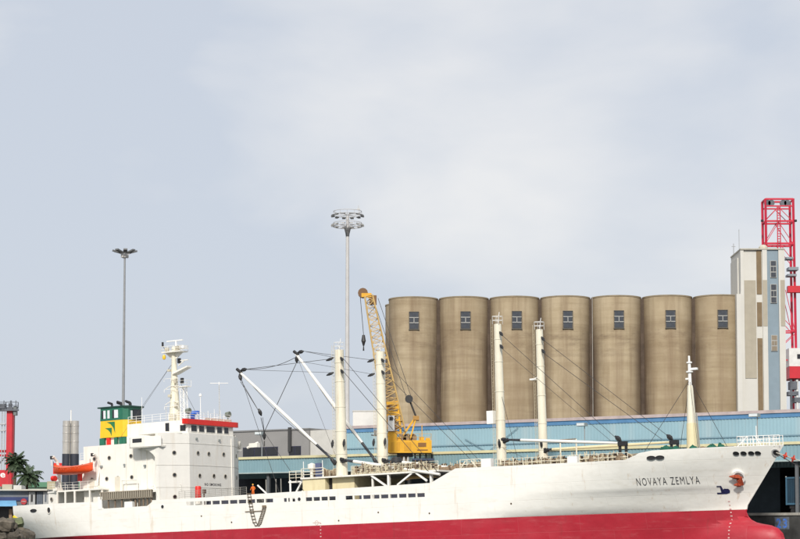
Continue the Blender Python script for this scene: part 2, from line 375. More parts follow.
# lettering
def hulltext(name, s, x0, x1, z0, z1, h, mat, bold):
    v, f, a0, a1, b1 = text_verts(s, 1.0, bold); mb = MB()
    def fn(a, b_):
        u = (a-a0)/(a1-a0); x = lerp(x0, x1, u); return onhull(x+.08*h*b_/b1, lerp(z0, z1, u)+b_/b1*h, .035)
    return mb.add([fn(a, b_) for a, b_, c in v], f).build(name, mat, hull)
lab = hulltext('ship_name', 'NOVAYA ZEMLYA', 97.7, 104.3, 3.05, 3.05, .86, inkm, -.006)
# bulbous bow mark
mb = MB(); pts = [(-.75, -.42), (.5, -.42), (.95, -.3), (1.05, 0), (.9, .22), (.35, .25), (.2, .15), (.1, .62), (-.5, .62), (-.5, .48), (-.08, .48), (-.15, -.22), (-.75, -.22)]
mb.add([onhull(106.2+a*.75, 2.2+b_*.9, .05) for a, b_ in pts], [tuple(range(len(pts)))]); mb.build('bulb_symbol', navy, hull)
# draught marks and plimsoll marks
for xx, zs in ((106.6, [.9-.42*i for i in range(13)]), (54.2, [.2-.42*i for i in range(6)])):
    for i, z in enumerate(zs):
        mb = MB(); hh = .13; ww = .07 if i % 2 else .11
        pts = [(xx-ww, z), (xx+ww, z), (xx+ww, z+hh), (xx-ww, z+hh)]
        mb.add([onhull(a, b_, .04) for a, b_ in pts], [(0, 1, 2, 3)]); mb.build('draught_mark', M('worn mark paint', (.66, .42, .40), .6), hull)
mb = MB()
for i in range(16):
    a, b_ = [2*math.pi*k/16 for k in (i, i+1)]
    mb.add([onhull(53.6+.3*k*math.cos(t_), .35+.3*k*math.sin(t_), .03) for t_ in (a, b_) for k in (1, .78)], [(0, 1, 3, 2)])
mb.add([onhull(a, b_, .035) for a, b_ in ((53.0, .33), (54.2, .33), (54.2, .4), (53.0, .4))], [(0, 1, 2, 3)]).build('load_line_mark', M('load line paint', (.62, .45, .40)), hull)
# yellow tip of a fairlead at the stern quarter
MB().tube((-1.1, -6.2, 3.15), (-.3, -6.6, 2.7), .42, .12, 8).build('stern_fender', M('yellow paint', (.75, .55, .02)), ship, True)

# ---- superstructure
AX0, AX1 = 13.2, 27.6
acc = MB().box(AX0, AX1-.3, -7.55, 7.55, 2.9, 12.35).build('accommodation_block', white, ship)
fb = MB(); plan = [(27.1, -8.75), (27.65, -8.75), (29.85, -4.9), (29.85, 4.9), (27.65, 8.75), (27.1, 8.75)]
fb.prism(plan, 2.9, 13.4)
front = fb.build('bridge_front', M('front white paint', (.76, .745, .70), .45, var=.04, streak=.36, scol=(.48, .38, .25), sfreq=(1.3, 1.3, .12), sthr=(.55, .8)), ship)
mb = MB()                                   # plate seams of the front
for z in (6.05, 9.05, 12.0):
    pl = [(x+.02*(1 if x > 29 else .7), y*1.003) for x, y in plan]
    for a, b_ in zip(pl, pl[1:]): mb.bar((*a, z), (*b_, z), .035)
mb.build('plate_seam', M('seam paint', (.62, .60, .55), .5), front)
# curved bracket carrying the bridge wing
for s_ in (-1, 1):
    mb = MB(); n = 10; prof = [(27.3, 5.0)]+[(27.3-3.6*(1-math.cos(R(90)*i/n))*1.0, 9.2+2.3*math.sin(R(90)*i/n)) for i in range(n+1)]+[(27.3, 11.5)]
    mb.prism(prof, s_*8.72, s_*7.5, 0, lambda a, b_, y: (a, y, b_)); mb.build('wing_bracket', white, ship)
    wing = MB(); wing.prism([(23.0, 7.4), (23.0, 9.2), (23.5, 9.6), (25.9, 9.6), (28.2, 8.7), (28.2, 7.4)], 11.5, 11.75, 0, lambda a, b_, z: (a, s_*b_, z))
    wb = [(23.0, 7.5), (23.0, 9.2), (23.5, 9.6), (25.9, 9.6), (28.2, 8.8)]
    for a, b_ in zip(wb, wb[1:]):
        d = Vector((b_[0]-a[0], b_[1]-a[1])).normalized(); nn2 = Vector((-d.y, d.x))*.06
        wing.prism([(a[0]+nn2.x, a[1]+nn2.y), (b_[0]+nn2.x, b_[1]+nn2.y), (b_[0]-nn2.x, b_[1]-nn2.y), (a[0]-nn2.x, a[1]-nn2.y)], 11.6, 12.95, 0, lambda a, b__, z: (a, s_*b__, z))
    wg = wing.build('bridge_wing', white, ship)
    MB().box(23.9, 25.5, s_*9.64, s_*9.7, 12.2, 12.72).build('wing_opening', glass, wg)
    mb = MB(); mb.prism([(23.8, 5.9), (23.8, 8.3), (27.6, 8.3), (29.4, 5.9)], 13.35, 13.6, 0, lambda a, b_, z: (a, s_*b_, z)); mb.build('wing_ledge', white, ship)
# wheelhouse
whp = [(19.6, -5.7), (28.5, -5.7), (29.7, -5.0), (29.7, 5.0), (28.5, 5.7), (19.6, 5.7)]
wh = MB().prism(whp, 12.3, 15.15).build('wheelhouse', white, ship)
vis = MB().prism([(29.55, -6.0), (29.85, -6.0), (30.05, -5.4), (30.05, 5.4), (29.85, 6.0), (29.55, 6.0)], 14.62, 15.32).build('red_visor', redp, wh)
for i, (a, b_) in enumerate(((-4.4, -3.1), (-2.7, -1.5), (-1.1, .85), (1.25, 2.45), (2.85, 3.9))):
    wf = MB().box(29.68, 29.76, a, b_, 13.62, 14.58).build('window_frame', white, wh)
    MB().box(29.74, 29.79, a+.08, b_-.08, 13.7, 14.5).build('pane', glass, wf)
for s_ in (-1, 1):
    mb = MB(); a, b_ = Vector((28.8, s_*5.525, 0)), Vector((29.45, s_*5.146, 0)); d = b_-a; nn2 = Vector((d.y, -d.x, 0)).normalized()*(.05 if s_ < 0 else -.05)
    mb.add([a+nn2+ZUP*13.7, b_+nn2+ZUP*13.7, b_+nn2+ZUP*14.5, a+nn2+ZUP*14.5, a-nn2+ZUP*13.7, b_-nn2+ZUP*13.7, b_-nn2+ZUP*14.5, a-nn2+ZUP*14.5], [(0, 1, 2, 3), (7, 6, 5, 4), (0, 4, 5, 1), (3, 2, 6, 7), (1, 5, 6, 2), (0, 3, 7, 4)])
    mb.build('pane', glass, wh)
    MB().box(26.4, 27.05, s_*5.68, s_*5.76, 13.45, 14.9).build('door', glass, wh)
mb = MB(); mb.rail([(19.7, -5.6, 15.15), (28.3, -5.6, 15.3), (29.7, -4.4, 15.3), (29.7, 4.4, 15.3), (28.3, 5.6, 15.3), (19.7, 5.6, 15.15)], 1.0, .03, 1.3, 3); mb.build('railing', ringw, wh)
mb = MB(); mb.box(29.2, 29.3, -.6, 5.2, 15.3, 15.75); mb.build('wind_dodger', cream, wh)
# portholes
pm = MB().lathe([(.30, 0), (.30, .07), (.23, .07), (.22, .02)], 14, ax='y'); pm.add([(.22*math.cos(2*math.pi*i/14), .03, .22*math.sin(2*math.pi*i/14)) for i in range(14)], [tuple(range(14))], 1)
PH = pm.mesh('porthole', [M('brass rim dull', (.30, .27, .22), .5), glass], True)
def porthole(p, ang, parent): link('porthole', PH, parent, p, (0, 0, ang))
def fronthole(y, z): porthole((29.85, y, z), R(-90), front)
for y, z in ((-3.1, 10.72), (-.75, 10.7), (2.55, 10.75), (-2.8, 7.65), (.3, 7.7), (2.85, 7.7), (-3.25, 4.75)): fronthole(y, z)
for s_ in (-1, 1):
    a = math.atan2(8.75-4.9, -(29.85-27.65))
    c = Vector(((27.65+29.85)/2, s_*6.82, 0)); nn2 = Vector((3.85, s_*2.2, 0)).normalized()
    for z in (10.7, 7.7, 4.75): porthole((c.x, c.y, z), math.atan2(nn2.y, nn2.x)-R(90), front)
for x, z in ((15.2, 10.55), (17.9, 10.55), (21.8, 10.6), (14.7, 7.7), (17.4, 7.7), (19.4, 7.7), (21.9, 7.7)):
    for s_ in (-1, 1): porthole((x, s_*7.55, z), R(180) if s_ < 0 else 0, acc)
mb = MB()
for x in (16.5, 20.2, 23.5, 25.6): mb.box(x, x+.06, -7.6, -7.54, 4.6, 12.3); mb.box(x, x+.06, 7.54, 7.6, 4.6, 12.3)
mb.build('stiffener', white, acc)
lettering('warning_text', 'NO SMOKING', 3.6, .34, lambda a, b_: (29.875, -1.75+a, 6.35+b_), inkm, front, .02)
mb = MB(); mb.tube((29.9, 4.3, 3), (29.9, 4.3, 13), .06); mb.build('downpipe', white, front)
mb = MB(); mb.path([(27.2, -8.8, 10.5), (26.9, -8.85, 6.4), (27.3, -8.95, 5.6), (27.9, -8.6, 3.2)], .09); mb.build('vent_pipe', white, acc)
mb = MB(); mb.box(20.6, 23.4, -8.3, -7.5, 5.35, 5.5); mb.path([(20.7, -8.25, 2.9), (20.7, -8.25, 7.3), (23.4, -8.25, 7.3), (23.4, -8.25, 2.9)], .07); mb.build('side_frame', white, acc)
for x, z in ((18.9, 6.0), (14.3, 5.9)): MB().box(x, x+.85, -7.63, -7.5, z, z+1.9).build('side_door', M('cream door', (.66, .62, .52), .5), acc)
for x in (16.0, 20.9, 24.6): MB().tube((x, -7.66, 5.6), (x, -7.66, 12.2), .05, None, 6).build('drain_pipe', white, acc)
for x, z in ((16.4, 9.3), (20.6, 9.3), (24.2, 9.0)): MB().box(x, x+.3, -7.85, -7.5, z, z+.28).build('bulkhead_lamp', M('lamp grey', (.25, .28, .28), .5), acc)
for y in (-3.6, 1.4): MB().box(29.83, 30.05, y, y+.3, 12.55, 12.8).build('bulkhead_lamp', M('lamp grey', (.25, .28, .28), .5), front)
MB().box(22.0, 23.2, -7.62, -7.5, 3.2, 5.2).build('side_door', M('grey door', (.42, .40, .34)), acc)
mb = MB(); mb.rail([(23.5, -8.7, 5.5), (29.3, -6.1, 5.5)], .9, .025, 1.5, 3); mb.build('railing', white, acc)
MB().box(AX0+4, 27.2, -8.9, -7.5, 5.45, 5.62).build('side_deck', white, ship)

# lower aft house, boat deck and its posts
aft = MB().box(6.6, 17.6, -5.6, 5.6, 3.4, 6.2).build('aft_house', white, ship)
bd = MB(); bd.prism([(6.2, -7.35), (9, -8.4), (17.8, -8.8), (17.8, 8.8), (9, 8.4), (6.2, 7.35)], 6.2, 6.42); bdk = bd.build('boat_deck', white, ship)
for x in (9.0, 10.6, 12.4, 15.2, 17.4):
    for s_ in (-1, 1): MB().box(x-.11, x+.11, s_*(hb(x, 4.4)-.42)-.1, s_*(hb(x, 4.4)-.42)+.1, 3.4, 6.25).build('boat_deck_post', white, ship)
mb = MB(); mb.add([(6.3, -7.3, 4.4), (8.8, -8.05, 4.4), (8.8, -8.05, 6.25), (6.3, -7.3, 6.25), (6.3, -7.2, 4.4), (8.8, -7.95, 4.4), (8.8, -7.95, 6.25), (6.3, -7.2, 6.25)], [(0, 1, 2, 3), (7, 6, 5, 4), (0, 3, 7, 4), (1, 5, 6, 2), (3, 2, 6, 7), (0, 4, 5, 1)]); mb.build('side_plating', white, ship)
for x, z in ((11.6, 5.3), (14.0, 5.3)): porthole((x, -5.6, z), R(180), aft)
for x in (7.3,): porthole((x, -7.72, 5.3), R(180-15), aft)
lb = MB().lathe([(.34, -.07), (.44, -.07), (.44, .07), (.34, .07), (.34, -.07)], 16, (12.9, -5.72, 5.3), 'y', 0); lb.build('lifebuoy', redp, aft, True)
MB().rail([(17.7, -8.7, 6.42), (9, -8.3, 6.42), (6.3, -7.25, 6.42), (6.3, 7.25, 6.42), (9, 8.3, 6.42), (17.7, 8.7, 6.42)], 1.05, .025, 1.3, 3).build('railing', white, bdk)
uh = MB().box(11.2, 13.4, -6.2, 6.2, 6.42, 10.6).build('aft_casing', white, ship)
MB().rail([(11.3, -6.1, 10.6), (13.3, -6.1, 10.6)], 1.0, .025, .9, 3).build('railing', white, uh)
MB().rail([(13.4, 7.4, 12.35), (19.5, 7.4, 12.35)], 1.0, .025, 1.3, 3).build('railing', white, acc)
MB().tube((8.9, -8.1, 6.42), (8.9, -8.1, 9.8), .1).build('light_post', ringw, bdk)
MB().lathe([(0, 0), (.42, .0), (.42, 1.5), (.3, 1.9), (0, 1.9)], 12, (13.0, -7.0, 6.42)).build('ventilator', white, bdk, True)
MB().lathe([(0, 0), (.35, .0), (.35, .9), (.45, 1.0), (.45, 1.5), (0, 1.6)], 12, (13.0, -8.15, 7.6)).build('life_raft', redp, bdk, True)
# davits for the lifeboat
for x in (8.7, 16.2):
    mb = MB(); mb.box(x-.35, x+.35, -8.5, -7.3, 6.42, 6.75)
    mb.path([(x, -7.4, 6.6), (x, -7.6, 9.4), (x, -8.1, 10.6), (x, -8.75, 11.15), (x, -9.2, 11.0)], .2, 8)
    mb.tube((x, -8.3, 6.6), (x, -7.7, 9.2), .12); mb.tube((x, -9.2, 11.0), (x, -9.15, 9.9), .05)
    mb.box(x-.15, x+.15, -9.3, -8.95, 10.8, 11.25, 1)
    mb.build('davit', [white, black], ship)
# accommodation ladder in its recess
gw = thing('gangway_ladder', 'ribbed accommodation ladder stowed flat in the hull recess below the bridge', 'gangway'); gw.matrix_world = ship.matrix_world @ Matrix.Translation((17.3, -8.95, 4.72))
mb = MB(); mb.box(0, 9.4, -.08, .0, 0, .14); mb.box(0, 9.4, -.08, .0, .98, 1.1); mb.build('stringer', M('weathered ladder metal', (.26, .22, .17), .7, var=.2), gw)
tm = MB().box(0, .16, -.14, .04, .12, 1.0).mesh('tread', M('ladder tread', (.36, .32, .25), .7))
for i in range(24): link('tread', tm, gw, (.2+i*.385, 0, 0))
MB().box(0, 9.4, .05, .1, .1, 1.0).build('backing_plate', M('dark backing', (.10, .085, .07), .8), gw)
MB().box(17.0, 17.75, -9.05, -8.9, 3.5, 5.2).build('white_panel', ringw, ship)
mb = MB()
for x in (18.6, 19.8, 21.0, 22.6, 23.4, 24.1, 24.8, 25.5, 26.2): mb.box(x, x+.14, -8.8, -8.65, 2.9, 5.45)
mb.build('recess_stanchion', M('brown stanchion', (.22, .16, .11), .7, var=.3), ship)
MB().box(21.6, 23.0, -8.85, -8.2, 2.9, 4.35).build('deck_locker', ringw, ship)

# ---- funnel
def ftaper(x, y, z):
    k = (z-12.3)/6.0; return (x if x > 14 else x+.35*k, y, z)
fz = [(12.35, 13.0), (13.0, 15.85), (15.85, 18.05)]
fn = MB(); fpl = [(11.15, -1.9), (15.5, -1.9), (16.1, -1.4), (16.1, 1.4), (15.5, 1.9), (11.15, 1.9)]
fn.prism(fpl, 13.9, 16.3, 0, ftaper); funnel = fn.build('funnel', fyellow, ship)
MB().prism([(a+(.03 if a > 14 else -.03), b_*1.015) for a, b_ in fpl], 16.3, 18.1, 0, ftaper).build('green_band', fgreen, funnel)
for a, b_ in ((12.0, 12.4), (12.75, 13.15), (14.0, 14.7)): MB().box(a, b_, -1.985, -1.90, 16.6, 17.75).build('louvre', M('louvre pale grey', (.66, .69, .72), .5), funnel)
for a in (11.65, 13.65): MB().box(a, a+.3, -1.98, -1.90, 16.6, 17.75).build('dark_slot', glass, funnel)
MB().box(16.08, 16.18, -.9, -.55, 16.4, 17.6).build('louvre', MATS['louvre pale grey'], funnel)
MB().box(16.06, 16.19, -.45, 1.3, 16.3, 17.8).build('dark_slot', glass, funnel)
MB().prism([(11.0, -2.1), (15.9, -2.1), (16.5, -1.6), (16.5, 1.6), (15.9, 2.1), (11.0, 2.1)], 18.1, 18.28).build('funnel_cap', M('dark green cap', (.012, .05, .04), .5), funnel)
for a, y in ((12.6, -.8), (13.2, .5), (14.4, -.9), (15.2, .2), (15.9, -.8)):
    MB().path([(a, y, 18.2), (a, y, 18.75), (a-.75, y, 19.0)], .17, 8).build('exhaust_pipe', black, funnel, True)
mb = MB()
A = [(12.5, 15.55), (14.05, 15.55), (14.08, 13.95), (13.75, 14.75), (13.25, 15.25)]
B = [(12.2, 14.75), (13.5, 14.75), (13.42, 13.6), (13.15, 14.15), (12.75, 14.5)]
for P in (A, B): mb.add([(a, -1.92, lerp(14.05, 16.1, (z-13.6)/1.95)) for a, z in P], [tuple(range(len(P)))])
mb.build('leaf_emblem', M('emblem green', (.02, .17, .06), .5), funnel)
for i, (a, m_) in enumerate(((11.1, fgreen), (12.4, redp), (13.8, fgreen), (14.7, fgreen), (15.3, fgreen))):
    MB().box(a, a+(.55 if i else .9), -1.85, -.9, 12.35, 13.85).build('casing_fitting', m_, funnel)
MB().box(11.3, 16.0, -1.5, 1.5, 12.3, 13.95).build('funnel_base', white, funnel)

# ---- radar mast
rm = MB(); rm.lathe([(.86, 0), (.70, 2.5), (.46, 6.6), (.34, 9.9), (.30, 11.0)], 12, (23.4, 0, 15.1)); radar = rm.build('radar_mast', cream, ship, True)
mb = MB(); mb.box(21.9, 25.2, -.9, .9, 25.25, 25.4); mb.prism([(21.9, 0), (23.0, -1), (23.9, -1), (25.2, 0)], -.06, .06, 0, lambda a, b_, z: (a, z, 25.3+b_*.9)); mb.rail([(21.9, -.9, 25.4), (25.2, -.9, 25.4), (25.2, .9, 25.4), (21.9, .9, 25.4), (21.9, -.9, 25.4)], .75, .03, 1.1, 2); mb.build('mast_platform', white, radar)
MB().box(24.2, 25.6, -.5, .2, 25.7, 26.1).box(22.2, 25.0, -.12, .12, 26.85, 27.0).tube((23.8, 0, 25.4), (23.8, 0, 26.9), .14).build('radar_scanner', ringw, radar)
MB().box(24.6, 25.9, -.1, .1, 24.0, 24.12).tube((24.2, 0, 23.4), (25.2, 0, 24.0), .09).box(24.15, 24.5, -.2, .2, 23.7, 24.4, 1).build('radar_scanner', [white, black], radar)
mb = MB(); mb.add([(23.6, -.7, 22.4), (26.1, -.5, 23.2), (26.1, .5, 23.2), (23.6, .7, 22.4), (23.6, -.7, 22.15), (26.1, -.5, 23.0), (26.1, .5, 23.0), (23.6, .7, 22.15)], [(0, 1, 2, 3), (7, 6, 5, 4), (0, 4, 5, 1), (3, 2, 6, 7), (1, 5, 6, 2), (0, 3, 7, 4)]); mb.build('radar_bracket', white, radar)
mb = MB(); mb.box(24.2, 26.0, -.5, .5, 20.3, 20.42); mb.rail([(24.2, -.5, 20.4), (26, -.5, 20.4), (26, .5, 20.4)], .8, .025, .9, 2); mb.box(24.6, 25.0, -.15, .15, 20.8, 21.6, 1); mb.build('mast_platform', [white, black], radar)
MB().lattice((25.1, 0, 15.2), (25.0, 0, 20.3), .8, .65, 8, .05, .03).build('mast_ladder', ringw, radar)
MB().lathe([(0, 0), (.2, .1), (.25, .4), (.15, .7), (0, .75)], 10, (22.2, -.7, 24.3)).build('yellow_lamp', fyellow, radar, True)
mb = MB(); mb.path([(21.4, 0, 26.3), (21.4, 0, 26.9)], .16); mb.tube((22.0, 0, 25.4), (21.4, 0, 26.5), .04); mb.build('whistle', black, radar)
for z in (17.3, 19.7, 21.2): MB().rail([(22.2, -.8, z), (24.7, -.8, z)], .4, .03, 1.2, 1).build('cross_bar', white, radar)
for p_, q_ in (((23.3, 0, 24.0), (15.8, -3.5, 13)), ((23.3, 0, 24.0), (19.8, -5, 15.2)), ((24.2, 0, 21.4), (29.3, -2, 15.5))):
    MB().tube(p_, q_, .022, None, 4).build('stay_wire', wirem, ship)
for x, y, z, a, c in ((23.9, -.5, 17.6, .4, .5), (22.9, -.6, 19.0, .5, .35), (23.9, -.45, 20.9, .35, .6), (22.8, -.5, 22.6, .4, .3), (24.3, -.5, 25.45, .5, .6), (22.5, -.6, 25.45, .4, .5), (23.2, -.8, 15.3, .9, 1.3)):
    MB().box(x, x+a, y-.3, y+.15, z, z+c).build('mast_fitting', M('weathered fitting', (.52, .48, .38), .6, var=.2, scale=3), radar)
for px_, z in ((23.0, 18.0), (23.1, 20.2)): MB().path([(px_-.9, -.5, z), (px_, -.6, z+.35), (px_+1.6, -.6, z+.3)], .05, 5).build('mast_arm', white, radar)
# instruments on the wheelhouse roof
def post(name, x, y, z0, z1, r, mat_, extra=None): 
    mb = MB().tube((x, y, z0), (x, y, z1), r, r*.7, 6)
    if extra: extra(mb)
    return mb.build(name, mat_, wh)
mb = MB().lathe([(.0, 1.35), (.55, 1.3), (.62, .9), (.35, .75), (.3, 0)], 12, (28.3, -2.2, 15.3)); mb.box(28.9, 29.3, -2.4, -1.9, 16.2, 16.6); mb.build('compass_cover', blue, wh, True)
post('antenna', 27.0, -4.6, 15.2, 17.6, .035, ringw, lambda m: m.tube((26.5, -4.6, 17.4), (27.5, -4.6, 17.4), .03))
post('antenna', 27.5, 0.6, 15.2, 18.9, .06, ringw, lambda m: m.lathe([(0, .5), (.2, .35), (.2, .1), (0, 0)], 8, (27.5, .6, 18.8)))
post('antenna', 28.0, 1.6, 15.2, 16.9, .04, ringw); post('antenna', 28.0, 3.0, 15.2, 17.2, .04, ringw); post('antenna', 28.8, 3.4, 15.3, 17.0, .03, ringw)
mb = MB().lattice((28.0, 4.2, 15.2), (28.0, 4.2, 20.7), 1.1, .35, 8, .055, .035); mb.tube((28.0-.9, 4.2-.9, 20.9), (28.9, 5.1, 20.9), .05); mb.tube((28, 4.2, 20.6), (28, 4.2, 21.1), .05); mb.build('aerial_mast', ringw, wh)
for y in (-3.9, 4.9):
    MB().tube((28.9, y, 15.2), (28.9, y, 16.2), .08, .08, 6).lathe([(0, -.35), (.32, -.3), (.42, .3), (.38, .36), (0, .3)], 12, (28.9, y, 16.5), 'x').build('searchlight', M('weathered grey green', (.16, .18, .15), .6), wh, True)
post('signal_pole', 20.4, -3.5, 15.1, 19.0, .04, ringw); 
mb = MB().lattice((20.2, 2, 15), (20.2, 2, 18.2), .8, .2, 4, .04, .03); mb.build('aerial_mast', ringw, wh)
mb = MB().box(30.0, 31.4, 8.2, 8.9, 11.9, 12.5); mb.tube((29.5, 8.5, 11.9), (31.3, 8.6, 12.6), .2, .12); mb.build('wing_lamp', white, ship)

# ---- kingposts, booms, rigging
def kingpost(x, y, zb, zt, r0, r1, seed):
    k = MB().lathe([(r0, 0), (lerp(r0, r1, .6), (zt-zb)*.6), (r1, zt-zb), (r1*.96, zt-zb+.02), (0, zt-zb+.05)], 20, (x, y, zb)).build('kingpost', cream, ship, True)
    mb = MB()
    for s_ in (-.2, .2): mb.tube((x-r0-.18, y-.35+s_, zb+.3), (x-r1-.18, y-.35+s_, zt+.6), .025, None, 4)
    for i in range(int((zt-zb)/.45)):
        t_ = (i+1)*.45/(zt-zb); xx = x-lerp(r0, r1, t_)-.18; mb.tube((xx, y-.55, zb+t_*(zt-zb)), (xx, y-.15, zb+t_*(zt-zb)), .02, None, 4)
    mb.build('ladder', M('ladder cream', (.62, .55, .40), .6), k)
    for z in (.18, .36, .55, .75, .9): MB().lathe([(lerp(r0, r1, z)+.04, -.06), (lerp(r0, r1, z)+.05, 0), (lerp(r0, r1, z)+.04, .06)], 20, (x, y, lerp(zb, zt, z))).build('band', cream, k, True)
    MB().rail([(x-.45, y-.45, zt), (x+.45, y-.45, zt), (x+.45, y+.45, zt), (x-.45, y+.45, zt), (x-.45, y-.45, zt)], 1.0, .035, .6, 2).tube((x, y, zt), (x+.3, y, zt+1.5), .04).build('top_rail', ringw, k)
    return k
def block(name, p, d, r=.26, parent=None):
    p = Vector(p); d = Vector(d).normalized()
    mb = MB(); mb.tube(p, p+d*.4, .08, r, 8); mb.tube(p+d*.4, p+d*.75, r, r*.9, 8); mb.tube(p+d*.75, p+d*1.05, r*.8, .06, 8)
    return mb.build(name, black, parent or ship)
KP = {}
for nm, x, y, zb, zt, r0, r1 in (('1s', 54.9, -5, 6.2, 22.6, .76, .58), ('1p', 54.6, 5, 6.2, 23.2, .76, .58), ('2s', 78.6, -5, 5.4, 23.8, .64, .46), ('2p', 78.9, 5, 5.4, 24.0, .62, .46)):
    KP[nm] = (kingpost(x, y, zb, zt, r0, r1, 1), x, y, zt)
    k = KP[nm][0]; fw = 1 if nm[0] == '2' else 0
    for dz, side in ((-1.0, 1), (-2.6, 1)): block('cargo_block', (x+.55, y-.5, zt+dz), (.7, -.5, -.6), .2, k)
    if not fw:
        for dz in (-1.0, -2.9): block('cargo_block', (x-.5, y-.6, zt+dz), (-.8, -.3, -.3), .19, k)
        for s_ in (-1, 1): block('cargo_block', (x+s_*.9, y-.6, zt-11.6), (0, -.2, -1), .19, k)
    else:
        block('cargo_block', (x+.2, y-.75, zt-15.2 if nm == '2s' else zt-15), (0, -.1, 1), .18, k)
MB().box(77.0, 77.9, -5.6, -4.9, 11.6, 13.2).build('junction_box', ringw, KP['2s'][0])
MB().box(77.7, 78.4, 4.2, 4.9, 17.6, 17.8).tube((77.9, 4.5, 17.7), (78.9, 4.7, 18.0), .06).build('lamp_bracket', ringw, KP['2p'][0])
def boom(heel, tip, r, dark=.14, wm=white):
    h, t_ = Vector(heel), Vector(tip); d = (t_-h).normalized()
    b1 = h.lerp(t_, dark)
    bo = MB().tube(b1, h.lerp(t_, .5), r*.85, r, 12).tube(h.lerp(t_, .5), t_, r, r*.72, 12).build('derrick_boom', wm, ship, True)
    MB().tube(h, b1, r*.6, r*.84, 10).build('boom_heel', M('dark boom heel', (.035, .04, .05), .6, var=.6, scale=6), bo)
    MB().tube(h-d*.4-ZUP*.3, h+d*.3, .2, .24, 8).tube(h-d*.6, h-d*.1+ZUP*.1, .3, .15, 8).build('gooseneck', black, bo)
    return bo, h, t_, d
bw = M('boom white paint', (.82, .80, .74), .4, var=.03)
b1, h1, t1, d1 = boom((54.0, -5.6, 8.35), (38.6, -5, 21.1), .22, .17, bw)
b2, h2, t2, d2 = boom((53.8, 4.4, 8.7), (40.8, 5, 24.1), .24, .16, bw)
b3, h3, t3, d3 = boom((55.9, -5.8, 8.3), (70.9, -7, 5.7), .24, .10, bw)
b4, h4, t4, d4 = boom((55.6, 4.4, 8.6), (71.2, 5, 6.2), .25, .10, bw)
b5, h5, t5, d5 = boom((79.5, -5.3, 9.55), (95.6, -6.0, 8.15), .20, .13, bw)
b6, h6, t6, d6 = boom((79.6, 4.6, 8.7), (99.3, .2, 8.35), .20, .05, yellowed)
for bo, t_, dn in ((b1, t1, (.28, -.1, -1)), (b2, t2, (.02, 0, -1))):
    MB().tube(t_+Vector((-.35, 0, .35)), t_+Vector((.4, 0, -.25)), .2, .22, 8).build('boom_head', black, bo)
    block('cargo_block', t_+Vector((.3, 0, .1)), (1, 0, .12), .26, bo); block('cargo_block', t_+Vector((.1, 0, -.3)), dn, .26, bo)
def wire(a, b_, r=.035, sag=0.0, name='rigging_wire'):
    a, b_ = Vector(a), Vector(b_); mb = MB()
    if sag: mb.path([a.lerp(b_, i/8)-ZUP*(sag*4*(i/8)*(1-i/8)) for i in range(9)], r, 4)
    else: mb.tube(a, b_, r, None, 4)
    return mb.build(name, wirem, ship)
K1s, K1p, K2s, K2p = [Vector((KP[k][1], KP[k][2], KP[k][3])) for k in ('1s', '1p', '2s', '2p')]
hookp = Vector((39.6, -1.0, 13.1))
wire(t1+Vector((1.3, 0, .2)), K1s+Vector((-.8, -.5, -1.1)), .04); wire(t1+Vector((1.3, 0, .2)), t2+Vector((0, 0, -.5)), .045, .5); wire(t1+Vector((1.3, 0, .1)), K1s+Vector((-.8, -.5, -2.9)), .03)
wire(t2+Vector((1.4, 0, .2)), K1p+Vector((-.8, -.5, -1.1)), .04); wire(t2+Vector((1.4, 0, .2)), K1s+Vector((-.8, .2, -.9)), .035); wire(t2+Vector((.2, 0, -1)), K1p+Vector((-.8, -.5, -3.0)), .03)
c1 = t1+Vector((2.4, 1, -5.4))
wire(t1+Vector((.3, -.1, -1.4)), c1, .05); wire(t1+Vector((.5, -.1, -1.4)), c1, .04); block('cargo_block', c1+Vector((0, 0, .3)), (.28, .25, -1), .26); wire(c1+Vector((.2, .2, -.9)), hookp, .05); wire(c1+Vector((.5, .2, -.9)), hookp, .04)
wire(t2+Vector((0, 0, -1.4)), hookp, .045); block('cargo_hook', hookp, (0, 0, -1), .24); wire(hookp-ZUP*1.2, hookp-ZUP*1.9, .09)
wire(t1+Vector((.6, 0, -.4)), h1+Vector((0, -.3, .6)), .03, .9); wire(t2+Vector((.6, 0, -.4)), h2+Vector((0, -.3, .6)), .03, .9)
wire(t1, (47.6, -8.7, 4.4), .03); wire(hookp, (51, -8, 4.5), .028); wire(t2, (47, 8.5, 4.4), .028)
wire(K1s+Vector((.9, -.4, -1.2)), t3, .032); wire(K1s+Vector((.9, -.4, -2.9)), t3-Vector((1.5, 0, -.3)), .035)
wire(K1p+Vector((.9, -.4, -1.2)), t4, .032); wire(K1p+Vector((.9, -.4, -2.9)), t4-Vector((1, 0, 0)), .035)
wire(K2s+Vector((.9, -.4, -1.5)), t5+Vector((-.8, 0, .6)), .032); wire(K2s+Vector((.9, -.4, -3.2)), t5+Vector((-1.6, 0, .4)), .025); wire(K2p+Vector((.9, -.4, -1.5)), t6+Vector((-.6, 0, .6)), .032); wire(K2p+Vector((.9, -.4, -3.2)), t6+Vector((-1.6, 0, .4)), .035)
wire(K2s+Vector((.6, -.5, -9)), (82.5, -7.5, 6), .025); wire(K2s+Vector((0, -.5, -15)), (84, -4, 6), .025)
for t_ in (t5, t6):
    block('cargo_block', t_+Vector((-.2, 0, .25)), (-.8, 0, .7), .3)
    zdk = 5.45 if t_ is t5 else 6.1
    mb = MB()
    for s_ in (-.5, .3): mb.box(t_.x+s_, t_.x+s_+.2, t_.y-.2, t_.y+.2, zdk, t_.z-.15)
    mb.box(t_.x-.55, t_.x+.5, t_.y-.3, t_.y+.3, t_.z-.3, t_.z+.22); mb.build('boom_crutch', black, ship)

